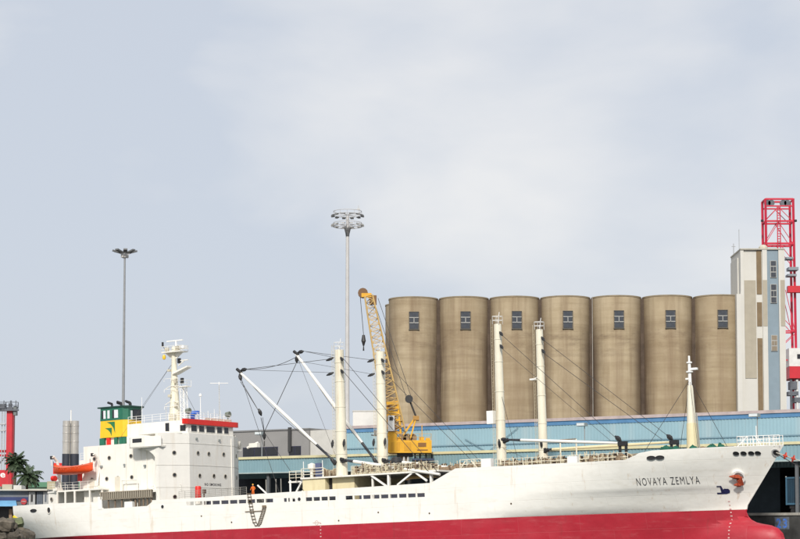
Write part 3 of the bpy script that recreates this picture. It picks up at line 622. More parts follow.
# ---- mast houses, winch platforms, winches
def winch(x, y, z, a, parent, sc_=1.0):
    mb = MB()
    mb.lathe([(.0, -.9), (.55, -.9), (.55, -.8), (.34, -.8), (.34, .5), (.55, .5), (.55, .6), (0, .6)], 14, (0, 0, .75), 'y')
    mb.box(-.7, .7, -1.1, -.95, 0, 1.0); mb.box(-.7, .7, .65, .8, 0, 1.0); mb.box(-.45, .45, .8, 1.5, .15, 1.15, 1); mb.lathe([(0, -1.6), (.3, -1.55), (.2, -1.3), (.24, -1.0)], 12, (0, 0, .75), 'y'); mb.box(-.8, .8, -1.15, 1.55, 0, .12)
    mb.lathe([(.5, .62), (.62, .62), (.62, .72), (.5, .72)], 12, (0, 0, .75), 'y', 1)
    o = mb.build('winch', [rustm, M('winch cream', (.55, .48, .34), .6, var=.25, scale=3)], parent); o.location = (x, y, z); o.rotation_euler = (0, 0, a); o.scale = (sc_,)*3; return o
cr_b = M('dark brown machinery', (.075, .05, .035), .8, var=.4, scale=4); cr_c = M('machinery cream', (.56, .50, .36), .6, var=.2, scale=3)
def fitting(x, y, z, h, seed):
    random.seed(seed); mb = MB(); wd = random.uniform(.9, 1.7)
    mb.box(0, wd, -.5, .5, 0, .25, 1)
    for k in range(4):
        a = random.uniform(0, wd-.35); mb.box(a, a+random.uniform(.2, .5), random.uniform(-.5, -.2), random.uniform(.1, .45), .2, h*random.uniform(.35, .95), random.randrange(3))
    for k in range(3): a = random.uniform(.05, wd-.1); mb.tube((a, -.52, .1), (a, -.52, h*random.uniform(.8, 1.1)), .055, None, 5, random.choice((0, 1, 1)))
    mb.tube((0, -.52, h*.62), (wd, -.52, h*.62), .05, None, 5, 1); mb.tube((wd*.2, -.45, .2), (wd*.9, -.4, h*.9), .06, None, 5, 2)
    mb.lathe([(0, -.2), (.3, -.2), (.3, .2), (0, .2)], 12, (wd*.6, -.3, h*.5), 'y', random.randrange(3))
    o = mb.build('deck_fitting', [rustm, cr_c, cr_b], ship); o.location = (x, y, z)
mh = MB().box(49.8, 53.35, -6.6, 6.6, 2.9, 6.1).build('mast_house', yellowed, ship)
MB().box(54.0, 57.4, -5.9, 5.9, 2.9, 6.1).build('mast_house', yellowed, ship)
MB().box(53.3, 54.05, -5.7, 5.7, 2.9, 6.05).build('mast_house_passage', black, ship)
pf = MB().box(49.6, 70.6, -6.8, 6.8, 6.1, 6.3); pf.box(47.4, 49.65, -6.4, 6.4, 5.75, 5.95); plat = pf.build('winch_platform', white, ship)
for a, b_ in (((60.5, -6.6, 6.08), (62.8, -6.6, 4.6)), ((63.0, -6.6, 6.08), (63.0, -6.6, 4.5)), ((66.6, -6.6, 6.08), (64.4, -6.6, 4.7)), ((69.3, -6.6, 6.08), (69.3, -6.6, 4.2)), ((67.2, -6.6, 6.08), (68.8, -6.6, 5.0)), ((47.6, -6.3, 6.1), (47.6, -6.3, 2.9)), ((49.6, -6.3, 6.0), (48.0, -6.3, 3.7)), ((48.3, -6.3, 3.7), (49.6, -6.3, 4.6))):
    MB().bar(a, b_, .22).build('platform_brace', ringw, ship)
for x in (60.5, 63, 69.3):
    for y in (-6.3, 6.3): MB().box(x-.12, x+.12, y-.12, y+.12, 2.9, 6.1).build('platform_post', white, ship)
mb = MB().rail([(49.7, -6.7, 6.3), (53.2, -6.7, 6.3)], 1.15, .05, 1.2, 3).rail([(57.5, -6.7, 6.3), (70.5, -6.7, 6.3)], 1.1, .035, 1.5, 3).rail([(49.7, 6.7, 6.3), (70.5, 6.7, 6.3)], 1.1, .035, 1.5, 3).rail([(47.5, -6.3, 5.95), (49.6, -6.3, 5.95)], 1.3, .05, .7, 3); mb.build('railing', cream, plat)
for x, y, a in ((51.2, -4.5, 0), (52.2, -2, 1.2), (58.8, -5.2, 0), (60.6, -4.4, R(90)), (62.6, -5.2, .1), (64.6, -3.5, .0), (59.5, -1.5, .4), (66.4, -5, R(90)), (61.5, 4.5, 0), (64.5, 4.5, R(90)), (67.2, 4, 0), (57.9, 4.6, 0)): winch(x, y, 6.3, a, ship, .95)
for i in range(11): fitting(57.6+i*1.15, -6.3, 6.3, 1.15+.25*math.sin(i*1.7), 180+i)
for i in range(9): fitting(58.2+i*1.3, 5.6, 6.3, 1.6, 200+i)
MB().lathe([(0, 0), (.25, 0), (.25, .9), (.55, 1.2), (.55, 1.7), (0, 1.9)], 10, (50.9, -6.0, 6.3)).build('ventilator', white, ship, True)
MB().box(51.7, 52.5, -6.4, -5.9, 6.3, 8.1).build('control_stand', M('blue grey stand', (.10, .12, .22), .6), ship)
for x in (50.0, 53.0): MB().tube((x, -6.6, 6.3), (x, -6.6, 8.4), .05).build('lamp_post', ringw, ship)
MB().lathe([(0, 0), (.9, 0), (.9, .8), (.6, 1.3), (0, 1.4)], 14, (57.2, 4.4, 7.6)).build('winch_drum', black, ship, True)
MB().box(49.9, 57.6, -7.4, -6.7, 2.88, 3.98).build('slot_shade_box', M('slot shade dark', (.04, .045, .06), .7), ship)  # added dark box that makes the bulwark slots in front look shaded
# hatch covers on the main deck and raised deck
hc = M('hatch cover paint', (.055, .06, .085), .7, var=.25, scale=.5, streak=.4, scol=(.09, .06, .04), sfreq=(1, 1, .3))
for a, b_ in ((33.5, 47.0), (58.2, 70.5)):
    MB().box(a, b_, -6.0, 6.0, 2.88, 4.2).build('hatch_coaming', hc, ship)
    for i in range(6): x0 = lerp(a, b_, i/6); MB().box(x0+.04, lerp(a, b_, (i+1)/6)-.04, -6.2, 6.2, 4.2, 4.55).build('hatch_panel', hc, ship)
MB().box(81.5, 96, -5.0, 5.0, 5.0, 6.0).build('hatch_coaming', hc, ship)
for i in range(6): MB().box(81.5+i*2.42+.04, 81.5+(i+1)*2.42-.04, -5.2, 5.2, 6.0, 6.3).build('hatch_panel', hc, ship)
# rails and clutter between bridge and mast house
MB().rail([(31.0, -8.7, 4.34), (42.3, -8.7, 4.42)], 1.0, .03, 1.0, 4).build('railing', M('grey rail', (.30, .29, .26)), ship)
MB().lathe([(0, 0), (.42, 0), (.42, 1.55), (.36, 1.75), (0, 1.8)], 12, (33.4, -7.6, 4.2)).build('fire_box', redp, ship, True)
MB().tube((34.4, -7.6, 2.9), (34.4, -7.6, 5.5), .1).box(34.2, 34.65, -7.75, -7.45, 4.9, 5.5).build('hydrant_post', M('brown post', (.10, .05, .04)), ship)
MB().box(32.9, 33.9, -7.9, -7.3, 2.88, 4.25).build('pedestal', white, ship)
for x in (44.6, 46.2, 47.0): MB().tube((x, -7.5, 2.9), (x, -7.5, 6.3), .06).build('stanchion', M('grey rail', (.3, .29, .26)), ship)
MB().bar((43.6, -8.0, 5.6), (45.2, -8.0, 4.3), .16).build('handrail', ringw, ship)
# machinery along the raised deck
for x, y, a in ((76.0, -6.6, 0), (80.9, -6.4, 0), (86.2, -6.6, R(90)), (92.2, -6.2, .1), (95.8, -6.0, .0), (80.7, 5, 0), (87, 6, 0)): winch(x, y, 5.45, a, ship, 1.15)
for i in range(15): fitting(79.7+i*1.15, -7.35+.02*i, 5.45, 1.55+.3*math.sin(i*2.1), 100+i)
for i in range(3): fitting(74.6+i*1.0, -7.2, 5.45, 1.5, 140+i)
for i in range(9): fitting(80.2+i*1.7, -5.6, 5.45, 1.9, 160+i)
MB().rail([(74.4, -7.9, 6.1), (77.4, -7.9, 6.1)], 1.15, .06, 1.0, 2).bar((74.6, -7.9, 6.3), (75.2, -7.9, 7.1), .14).bar((76.0, -7.9, 7.1), (76.8, -7.9, 6.2), .14).build('frame_rail', cream, ship)
MB().rail([(79.6, -8.3, 6.05), (97, -7.7, 5.95)], 1.0, .04, 1.2, 2).build('railing', cream, ship)
MB().box(80, 96.5, -3.2, 4, 6.9, 7.05).build('catwalk', M('catwalk grey', (.34, .29, .22), .7, var=.2), ship)
for x in (80.5, 84, 88, 92, 96): MB().box(x, x+.2, -3.1, -2.9, 5, 6.95).build('catwalk_post', cream, ship)
for x, w_ in ((77.75, 1.35), (89.5, 1.3)): MB().box(x, x+w_, -8.5, -7.8, 4.9, 7.2 if x < 80 else 6.85).build('ventilator_box', ringw, ship)
for x in (84.6, 86.8): MB().bar((x, -1, 6.9), (x, -1, 9.4), .14).build('goalpost', cream, ship)
MB().bar((84.6, -1, 9.4), (86.8, -1, 9.4), .12).build('goalpost_beam', rustm, ship)
# ---- foremast, bow
fm = MB().lathe([(.72, 0), (.52, 5), (.34, 8.5), (.30, 8.8)], 14, (101.7, 0, 6.1)).build('foremast', cream, ship, True)
MB().lathe([(.68, 0), (.735, .0), (.60, 4.3), (.55, 4.3)], 14, (101.7, 0, 6.12)).build('yellowed_foot', yellowed, fm, True)
mb = MB().lathe([(.2, 0), (.2, 1.6), (.42, 1.65), (.42, 1.8), (.18, 1.85), (.18, 2.7), (.34, 2.75), (.34, 2.9), (.12, 2.95), (.12, 3.6), (0, 3.65)], 10, (101.7, 0, 14.8)); mb.box(101.7, 102.7, -.2, .2, 16.7, 16.95); mb.box(101.2, 101.7, -.15, .15, 15.6, 15.8); mb.build('mast_head', ringw, fm, True)
mb = MB().lathe([(.25, 0), (.3, .2), (.1, .3)], 8, (101.7, 0, 10.6)); mb.build('bell', rustm, fm)
for a in ((98.3, -6.5, 6.6), (104.5, -4.6, 6.8), (97.5, 5, 6.5), (104.8, 4.0, 6.8)): wire((101.7, 0, 15.6), a, .03, 0, 'stay_wire')
MB().bar((102.9, -.5, 6.1), (102.6, -.5, 11.6), .14).build('lamp_post', M('grey rail', (.3, .29, .26)), ship)
mb = MB().rail([(108.6, -2.9, 7.05), (112.8, -.5, 7.1)], 1.25, .045, .6, 3).rail([(108.6, 2.9, 7.05), (112.8, .5, 7.1)], 1.25, .045, .6, 3).rail([(108.6, -2.9, 7.05), (108.6, 2.9, 7.05)], 1.25, .045, .9, 2).bar((108.6, -2.9, 7.1), (109.6, -2.3, 8.3), .08).bar((111, -1.5, 7.1), (110.4, -1.9, 8.3), .08).tube((109.8, 0, 6.1), (109.8, 0, 9.6), .05); mb.build('bow_rail', ringw, ship)
for x, y in ((104.5, -2.5), (104.5, 2.5), (106.8, 0)): winch(x, y, 6.1, 0, ship, 1.0)
random.seed(3)
for i, (x, y, rx, rz) in enumerate(((100.3, -4.2, 1.0, .85), (101.5, -4.3, .9, .7), (103.6, -4.0, .9, .65), (105.6, -3.2, 1.0, .7), (106.6, -2.9, .7, .75))):
    mb = MB(); n1, n2 = 14, 7; vs = []
    for a in range(n2+1):
        for b_ in range(n1):
            t_, u = math.pi/2*a/n2, 2*math.pi*b_/n1; k = 1+.22*noise.noise((i*3+math.cos(u)*2, math.sin(u)*2, t_*3))
            vs.append((rx*math.cos(t_)*math.cos(u)*k, rx*.9*math.cos(t_)*math.sin(u)*k, (rz+.72)*math.sin(t_)*k))
    fs = [(a*n1+b_, a*n1+(b_+1) % n1, (a+1)*n1+(b_+1) % n1, (a+1)*n1+b_) for a in range(n2) for b_ in range(n1)]
    o = mb.add(vs, fs).build('rope_heap', greenn, None, True, 60)
    o.matrix_world = ship.matrix_world @ Matrix.Translation((x, y, 6.1))
    tag(o, ['green netting heap touching the left foot of the foremast', 'small green netting heap just right of the foremast foot', 'low dark green heap between foremast and bow fairleads', 'dark green heap near the bow behind the bulwark', 'rightmost small green heap on the foredeck'][i], 'netting heap', 'green heaps on the foredeck')

# ---- lifeboat
lbt = thing('lifeboat', 'orange open lifeboat hanging from davits at the stern', 'lifeboat'); lbt.matrix_world = ship.matrix_world @ Matrix.Translation((9.4, -9.15, 8.45)) @ Matrix.Diagonal((.9, .9, .78, 1))
mb = MB(); NS, NT = 16, 9; vs = []
for i in range(NS+1):
    u = i/NS; x = 7.3*u; bw_ = 1.35*max(.02, 1-abs(2*u-1)**2.6); sh = 1.25+.45*abs(2*u-1)**2; kz = .55*abs(2*u-1)**3
    x += (.35 if u > .5 else -.35)*abs(2*u-1)**2
    for j in range(NT):
        a = math.pi*j/(NT-1); vs.append((x-(.35*(1-math.sin(a)) if False else 0), -bw_*math.cos(a), kz+(sh-kz)*(1-math.sin(a)**.75)))
mb.add(vs, [(i*NT+j, (i+1)*NT+j, (i+1)*NT+j+1, i*NT+j+1) for i in range(NS) for j in range(NT-1)]); mb.build('boat_hull', orange, lbt, True, 50)
mb = MB()
for i in range(NS):
    for s_ in (0, NT-1): mb.tube(vs[i*NT+s_], vs[(i+1)*NT+s_], .07, None, 5)
mb.build('gunwale', M('pale orange trim', (.72, .16, .06), .5), lbt)
mb = MB(); tb = []
for i in range(NS+1):
    a, b_ = Vector(vs[i*NT]), Vector(vs[i*NT+NT-1]); tb += [a, (a+b_)/2+ZUP*.35, b_]
mb.add(tb, [(i*3+k, (i+1)*3+k, (i+1)*3+k+1, i*3+k+1) for i in range(NS) for k in range(2)]); mb.build('boat_cover', orange, lbt, True, 60)
for j in range(8):
    i0_ = 2+j*3//2; a, c = Vector(vs[i0_*NT]), Vector(vs[(i0_+1)*NT]); MB().path([a+Vector((0, -.06, -.05)), (a+c)/2+Vector((0, -.03, -.42)), c+Vector((0, -.06, -.05))], .03, 4).build('grab_line', M('pale orange trim', (.72, .16, .06), .5), lbt)
for i in (4, 8, 12): MB().path([Vector(vs[i*NT])-Vector((0, .05, .1)), Vector(tb[i*3+1])+ZUP*.04, Vector(vs[i*NT+NT-1])+Vector((0, .05, -.1))], .035, 4).build('cover_lashing', wirem, lbt)
for x in (-.4, 7.1): MB().tube((x, 0, 1.5), (x, 0, 2.6), .05).build('fall_rope', wirem, lbt)
MB().lathe([(0, 0), (.5, .05), (.5, .6), (0, .65)], 10, (-.55, -.1, -.45), 'x').build('rudder', redp, lbt, True)

# ---- rope ladder over the side
pl = thing('rope_ladder', 'slack rope ladder looped down the white hull side amidships', 'rope ladder'); pl.matrix_world = ship.matrix_world @ Matrix.Translation((43.2, -9.06, 0))
rope = M('tarred rope', (.10, .09, .075), .9)
L1 = [(-.25, 4.6), (0, 3.2), (.25, 1.9), (.6, .75), (1.0, .25)]; L2 = [(1.0, .25), (1.35, .5), (1.75, 1.4), (2.05, 2.1), (2.25, 2.75)]
for nm, P in (('a', L1), ('b', L2)):
    for s_ in (-.24, .24): MB().path([(a+s_, 0, z) for a, z in P], .045, 5).build('side_rope', rope, pl)
rg = MB().box(-.32, .32, -.08, .05, -.035, .035).mesh('rung', M('ladder rung wood', (.20, .15, .10), .8))
for P in (L1, L2):
    for i in range(11):
        z = lerp(min(P[0][1], P[-1][1])+.1, max(P[0][1], P[-1][1])-.1, i/10); PP = sorted((b_, a) for a, b_ in P); link('rung', rg, pl, (table(PP, z), 0, z))
MB().box(-.9, 2.4, -.06, .02, 2.15, 2.24).build('spreader', rg.materials[0], pl)
MB().box(1.95, 2.5, -.15, .02, 2.6, 2.9).build('spreader', rg.materials[0], pl)

# ---- person in orange overalls at the rail
def person(mat_world):
    J = {'pel': (0, 0, .95, .15, .11), 'ch': (.02, 0, 1.25, .17, .12), 'nk': (.03, 0, 1.48, .065, .065), 'hd': (.05, 0, 1.60, .09, .10), 'tp': (.05, 0, 1.70, .085, .09), 'ct': (.05, 0, 1.75, .04, .04)}
    for s_, n_ in ((-1, 'l'), (1, 'r')):
        J.update({'hip'+n_: (0, s_*.10, .88, .095, .09), 'kn'+n_: (.03, s_*.12, .50, .068, .068), 'an'+n_: (0, s_*.13, .10, .05, .05), 'toe'+n_: (.16, s_*.14, .04, .04, .035),
                  'sh'+n_: (.02, s_*.20, 1.40, .07, .07), 'el'+n_: (.02, s_*.30, 1.13, .052, .052), 'wr'+n_: (.22, s_*.26, 1.00, .036, .036), 'hn'+n_: (.31, s_*.24, .98, .042, .03), 'fg'+n_: (.39, s_*.22, .95, .025, .02)})
    E_ = [('pel', 'ch'), ('ch', 'nk'), ('nk', 'hd'), ('hd', 'tp'), ('tp', 'ct')]
    for n_ in 'lr': E_ += [('pel', 'hip'+n_), ('hip'+n_, 'kn'+n_), ('kn'+n_, 'an'+n_), ('an'+n_, 'toe'+n_), ('ch', 'sh'+n_), ('sh'+n_, 'el'+n_), ('el'+n_, 'wr'+n_), ('wr'+n_, 'hn'+n_), ('hn'+n_, 'fg'+n_)]
    K = list(J); me = bpy.data.meshes.new('person'); me.from_pydata([J[k][:3] for k in K], [(K.index(a), K.index(b_)) for a, b_ in E_], [])
    o = link('person', me); o.modifiers.new('skin', 'SKIN'); ss = o.modifiers.new('sub', 'SUBSURF'); ss.levels = ss.render_levels = 2
    for i, k in enumerate(K): me.skin_vertices[0].data[i].radius = J[k][3:]; me.skin_vertices[0].data[i].use_root = (k == 'pel')
    bpy.context.view_layer.update(); dg = bpy.context.evaluated_depsgraph_get()
    m2 = bpy.data.meshes.new_from_object(o.evaluated_get(dg)); o.modifiers.clear(); o.data = m2; m2.materials.clear()
    for x in (M('orange overalls', (.75, .16, .02), .8, var=.15, scale=8), M('skin', (.45, .26, .18), .6), M('hard hat', (.80, .42, .05), .4), M('work boots', (.03, .025, .02), .7)): m2.materials.append(x)
    for p_ in m2.polygons:
        c = p_.center; p_.use_smooth = True
        p_.material_index = 3 if c.z < .13 else (2 if c.z > 1.665 else (1 if c.z > 1.49 or c.x > .25 and c.z > .8 else 0))
    mb = MB().lathe([(.15, 0), (.115, .015), (.105, .09), (.06, .135), (0, .145)], 14, (.045, 0, 1.645)); h_ = mb.build('hard_hat', MATS['hard hat'], o, True)
    o.matrix_world = mat_world
    return o
pr = person(ship.matrix_world @ Matrix.Translation((43.0, -8.2, 4.02)) @ Matrix.Rotation(R(-80), 4, 'Z'))
tag(pr, 'person in orange overalls standing at the ship rail above the rope ladder', 'person')
MB().box(42.0, 44.2, -8.7, -7.4, 3.9, 4.02).box(42.1, 42.2, -8.6, -7.5, 2.88, 3.9).box(44.0, 44.1, -8.6, -7.5, 2.88, 3.9).build('boarding_step', M('grey rail', (.3, .29, .26)), ship)

# ---- mooring rope with rat guards, and its bollard
bpos = q(131, QE+1.2, QZ+.45)
hp = ship.matrix_world @ Vector((112.3, -hb(112.2, 6.35)-.1, 6.35))
for k, (nm, lab_, dz, rr) in enumerate((('mooring_rope', 'upper pale mooring rope running from the bow hawse to the quay', 0, .06), ('mooring_rope', 'lower dark mooring rope sagging from the bow hawse to the quay', -.1, .045))):
    mb = MB(); pts = []
    for i in range(15):
        t_ = i/14; p_ = hp.lerp(bpos, t_); sag = (.5 if k == 0 else 1.9)*4*t_*(1-t_); pts.append(p_-ZUP*(sag-dz))
    tag(mb.path(pts, rr, 6).build(nm, M('pale rope', (.5, .47, .40), .9) if k == 0 else wirem), lab_, 'rope', 'bow mooring ropes')
    if k == 0: ropeup = pts
for i, (t_, lab_) in enumerate(((.045, 'red disc rat guard nearest the bow on the mooring rope'), (.085, 'red disc rat guard further along the mooring rope from the bow'))):
    j = t_*14; p_ = ropeup[int(j)].lerp(ropeup[int(j)+1], j-int(j)); d = (ropeup[3]-ropeup[2]).normalized()
    o = MB().tube(p_-d*.05, p_+d*.05, .42, .42, 14).tube(p_-d*.25, p_+d*.25, .12, .12, 8).tube(p_+d*.06, p_+d*.14, .3, .1, 10).build('rat_guard', M('faded red disc', (.55, .06, .03), .6)); tag(o, lab_, 'rat guard', 'rat guards on the mooring rope')
bol = MB().lathe([(.5, 0), (.4, .1), (.28, .3), (.28, .6), (.45, .75), (.4, .95), (0, 1.0)], 16).build('bollard', black, None, True); bol.location = q(131, QE+1.2, QZ); tag(bol, 'black mooring bollard on the quay edge ahead of the bow', 'bollard')

# ================================================================ SHORE: long blue warehouse
def corr(s0, s1, y, z0, z1, pitch=.9, dp=.10, mb=None, m=0):     # ribbed cladding facing -y
    mb = mb or MB(); n = int((s1-s0)/pitch); vs = []; fs = []
    pr_ = [(0, 0), (.45, 0), (.55, -dp), (.9, -dp), (1.0, 0)]
    pts = [(s0+(i+a)*(s1-s0)/n, y+b_) for i in range(n) for a, b_ in pr_[:-1]]+[(s1, y)]
    for a, b_ in pts: vs += [(a, b_, z0), (a, b_, z1)]
    fs = [(2*i, 2*i+2, 2*i+3, 2*i+1) for i in range(len(pts)-1)]
    return mb.add(vs, fs, m)
blu = M('pale blue cladding', (.265, .395, .445), .55, var=.07, scale=.12, streak=.6, scol=(.36, .44, .46), sfreq=(.45, .45, .02), sthr=(.5, .66))
blu2 = M('pale blue fascia', (.215, .345, .39), .55, var=.07, scale=.2, streak=.35, scol=(.12, .25, .32), sfreq=(.35, .35, .02), sthr=(.5, .75))
eave = M('strong blue eave paint', (.085, .205, .37), .5, var=.12)
pink = M('weathered roof edge', (.42, .34, .33), .8, var=.15)
cyel = M('pale yellow trim', (.62, .58, .36), .6, var=.1)
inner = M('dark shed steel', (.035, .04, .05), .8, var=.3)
wr = thing('warehouse', 'long pale blue clad warehouse with blue eave and yellow trimmed canopy behind the ship', 'warehouse', QO, -TH)
WY, CY = 36.0, 22.0
corr(26.0, 190, WY, 12.5, 19.15, .5, .055).build('cladding', blu, wr)
MB().box(26.0, 190, WY-.14, WY+.3, 19.15, 19.72).build('eave_band', eave, wr)
MB().box(25.8, 190, WY-.3, WY+24, 19.72, 20.15).build('roof_edge', pink, wr)
MB().box(25.7, 26.25, WY-.2, WY+.4, 12.5, 19.7).build('corner_trim', cyel, wr)
MB().box(26.0, 26.3, WY+.4, WY+24, QZ, 19.7).build('end_wall', blu, wr)
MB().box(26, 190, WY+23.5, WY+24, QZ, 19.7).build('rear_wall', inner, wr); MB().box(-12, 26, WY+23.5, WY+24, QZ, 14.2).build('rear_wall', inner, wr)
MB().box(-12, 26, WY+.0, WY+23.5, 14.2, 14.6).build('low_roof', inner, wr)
MB().box(26.4, 190, WY-.19, WY-.11, 16.6, 16.75).build('gutter_line', M('grey blue line', (.16, .25, .30), .6), wr)
# canopy
mb = MB(); mb.add([(-12, CY-.05, 15.0), (190, CY-.05, 15.0), (190, WY+.3, 15.75), (-12, WY+.3, 15.75), (-12, CY-.05, 14.85), (190, CY-.05, 14.85), (190, WY+.3, 15.6), (-12, WY+.3, 15.6)], [(0, 1, 2, 3), (7, 6, 5, 4), (0, 4, 5, 1), (1, 5, 6, 2), (2, 6, 7, 3), (3, 7, 4, 0)]); mb.build('canopy_roof', blu2, wr)
MB().box(-12, 190, CY-.32, CY-.1, 14.75, 15.1).build('canopy_trim', cyel, wr)
corr(-12, 190, CY-.1, 12.75, 14.78, .5, .05).build('canopy_fascia', blu2, wr)
MB().box(-12, 190, CY-.25, CY+.1, 12.6, 12.78).build('fascia_edge', M('pale edge', (.36, .44, .44), .6), wr)
for i in range(24): MB().box(-11+i*8.3, -10.6+i*8.3, CY+.3, CY+.7, QZ, 14.9).build('canopy_column', M('grey steel column', (.12, .13, .14), .6), wr)
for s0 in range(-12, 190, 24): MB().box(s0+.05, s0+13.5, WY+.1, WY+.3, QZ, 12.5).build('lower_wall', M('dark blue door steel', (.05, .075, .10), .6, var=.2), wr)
MB().box(-12, 190, WY+.0, WY+.35, 12.4, 15.65).build('clerestory', blu2, wr)
mb = MB()
for a, b_ in (((48.5, WY-.25, 17.6), (57.5, WY-.25, 12.8)), ((57.5, WY-.25, 19), (48.5, WY-.25, 13))): mb.tube(a, b_, .05, None, 4)
mb.build('wall_brace', M('grey brace', (.14, .2, .24)), wr)
def flood(s, y, z0, z1, lab_):
    r_ = thing('floodlight_post', lab_, 'floodlight', q(s, y, z0), -TH, 'small floodlight posts on the warehouse canopy')
    h = z1-z0; MB().tube((0, 0, 0), (0, 0, h), .07).build('post', M('grey steel', (.28, .29, .29), .5), r_)
    MB().box(-1.0, .3, -.5, .35, h-.1, h+.35).box(-.9, .2, -.56, -.5, h-.05, h+.3, 1).build('lamp_head', [M('lamp grey', (.25, .28, .28), .5), M('lamp glass', (.65, .7, .72), .2)], r_)
flood(20.0, CY+2, 14.9, 18.6, 'small floodlight on a post in front of the grey building')
flood(74.5, CY+2, 14.9, 18.2, 'small floodlight on a post right of the second pair of kingposts')
flood(99.5, CY+2, 14.9, 18.6, 'small floodlight on a post above the bow rail')
# pallets and drums under the canopy at left, seen between bridge and mast house
# blue container on the quay at the right
ct = thing('shipping_container', 'dark blue shipping container on the quay beyond the bow', 'container', q(103.3, 24.0), -TH)
cblue = M('container blue', (.011, .038, .066), .5, var=.15, streak=.3, scol=(.05, .06, .07), sfreq=(2, 2, .3))
MB().box(0, 6.1, 0, 2.44, 1.25, 4.7).build('body', cblue, ct); corr(.2, 5.9, -.01, 1.45, 4.5, .32, .07).build('corrugated_side', cblue, ct)
for x in (-.03, 5.93):
    for y in (-.12, 2.36): MB().box(x, x+.2, y, y+.2, 1.2, 4.75).build('corner_post', M('container edge blue', (.045, .12, .19), .5), ct)
MB().box(-.03, 6.13, -.11, .1, 4.55, 4.74).build('top_rail', MATS['container edge blue'], ct); MB().box(-.03, 6.13, -.11, .1, 1.22, 1.45).build('bottom_rail', MATS['container edge blue'], ct)
MB().box(.4, 5.7, .1, 2.3, .75, 1.22).build('trailer_bed', black, ct)
for x in (.9, 2.0, 5.0):
    for y in (.15, 1.9): MB().lathe([(0, 0), (.42, 0), (.42, .35), (0, .35)], 14, (x, y, .42), 'y').build('wheel', black, ct, True)
for x in (-.02, 6.0):
    for y in (-.1, 2.4): MB().box(x, x+.1, y, y+.1, 4.74, 4.85).build('corner_casting', ringw, ct)

# ================================================================ grey office building and white block
gb = thing('office_building', 'flat roofed grey building with dark window bands behind the ship bridge', 'building', q(-2, 62), -TH)
gcon = M('grey rendered wall', (.27, .265, .26), .85, var=.07, scale=.3, streak=.2, scol=(.2, .195, .19), sfreq=(.4, .4, .05)); wcon = M('off white render', (.56, .55, .51), .8, var=.06)
def pq(px, py, y):                        # pixel column/row -> (s, z) on a plane parallel to the quay
    a = at(px, py, 100.)-Vector((0, 0, EYE)); nn_ = PORT; t_ = (QO+PORT*y-Vector((0, 0, EYE))).dot(nn_)/a.dot(nn_); P = Vector((0, 0, EYE))+a*t_
    return (P-QO).dot(F0), P.z
s1, zt_ = pq(309, 429.5, 62); s2, _ = pq(326, 430, 62)
s1 += 2; s2 += 2
MB().box(-22, s1, 0, 18, 0, zt_-QZ).build('grey_wall', gcon, gb); MB().box(s1+.01, s2+8, .4, 18, 0, zt_-QZ-.15).build('white_wall', wcon, gb)
MB().box(-22.2, s1+.1, -.15, 18.1, zt_-QZ, zt_-QZ+.25).build('roof_slab', M('grey roof edge', (.20, .20, .20), .8), gb)
_, za = pq(250, 447.5, 62); _, zb_ = pq(250, 453, 62)
for a, b_ in ((243, 278), (289, 301)):
    sa = pq(a, 450, 62)[0]+2; sb = pq(b_, 450, 62)[0]+2
    wf = MB().box(sa, sb, -.05, .1, zb_-QZ-.6, za-QZ).build('window_band', M('dark blue grey frame', (.03, .03, .06), .5), gb)
    n = max(2, int((sb-sa)/2.2))
    for i in range(n): MB().box(lerp(sa, sb, i/n)+.1, lerp(sa, sb, (i+1)/n)-.1, -.09, -.04, zb_-QZ-.5, za-QZ-.12).build('pane', glass, wf)
sa = pq(289, 440, 62)[0]+2; MB().box(sa, sa+.6, -.35, -.02, zb_-QZ, zb_-QZ+4.2).build('downpipe', M('dark pipe', (.05, .05, .05)), gb)
wb_ = thing('white_building', 'plain white block showing between the light mast and the kingposts', 'building', at(365, 520, 392)-ZUP*0, 0)
wb_.location.z = QZ
hh = at(365, 411.5, 392).z-QZ
MB().box(-2.4, 2.6, 0, 8, 0, hh).build('wall', M('bright white wall', (.70, .69, .66), .7, var=.04), wb_); MB().box(-2.5, 2.7, -.1, 8.1, hh, hh+.2).build('parapet', wcon, wb_)

# ================================================================ grain silos
cm = bpy.data.materials.new('stained silo concrete'); cm.use_nodes = True; t = cm.node_tree; b = t.nodes['Principled BSDF']; l = t.links.new
b.inputs['Roughness'].default_value = .9
tc = nd(t, 'ShaderNodeTexCoord'); oi = nd(t, 'ShaderNodeObjectInfo')
va = nd(t, 'ShaderNodeVectorMath', operation='MULTIPLY_ADD'); va.inputs[1].default_value = (1, 1, 1)
sc_r = nd(t, 'ShaderNodeVectorMath', operation='SCALE'); sc_r.inputs['Scale'].default_value = 0.0
cmb = nd(t, 'ShaderNodeCombineXYZ'); mr = nd(t, 'ShaderNodeMath', operation='MULTIPLY'); mr.inputs[1].default_value = 57.0
l(oi.outputs['Random'], mr.inputs[0]); l(mr.outputs[0], cmb.inputs[0]); l(mr.outputs[0], cmb.inputs[1])
l(tc.outputs['Object'], va.inputs[0]); l(cmb.outputs[0], va.inputs[2])
def nz_(scale, detail=5.0, mapping=None, rough=.6):
    n = nd(t, 'ShaderNodeTexNoise', i_Scale=1.0, i_Detail=detail, i_Roughness=rough); mp = nd(t, 'ShaderNodeMapping'); mp.inputs['Scale'].default_value = mapping or (scale,)*3
    l(va.outputs[0], mp.inputs[0]); l(mp.outputs[0], n.inputs['Vector']); return n
def mixc(fac, a, bcol, blend='MIX'):
    m = nd(t, 'ShaderNodeMix', data_type='RGBA', blend_type=blend); l(fac, m.inputs[0])
    (l(a, m.inputs[6]) if not isinstance(a, tuple) else setattr(m.inputs[6], 'default_value', a)); m.inputs[7].default_value = bcol; return m.outputs[2]
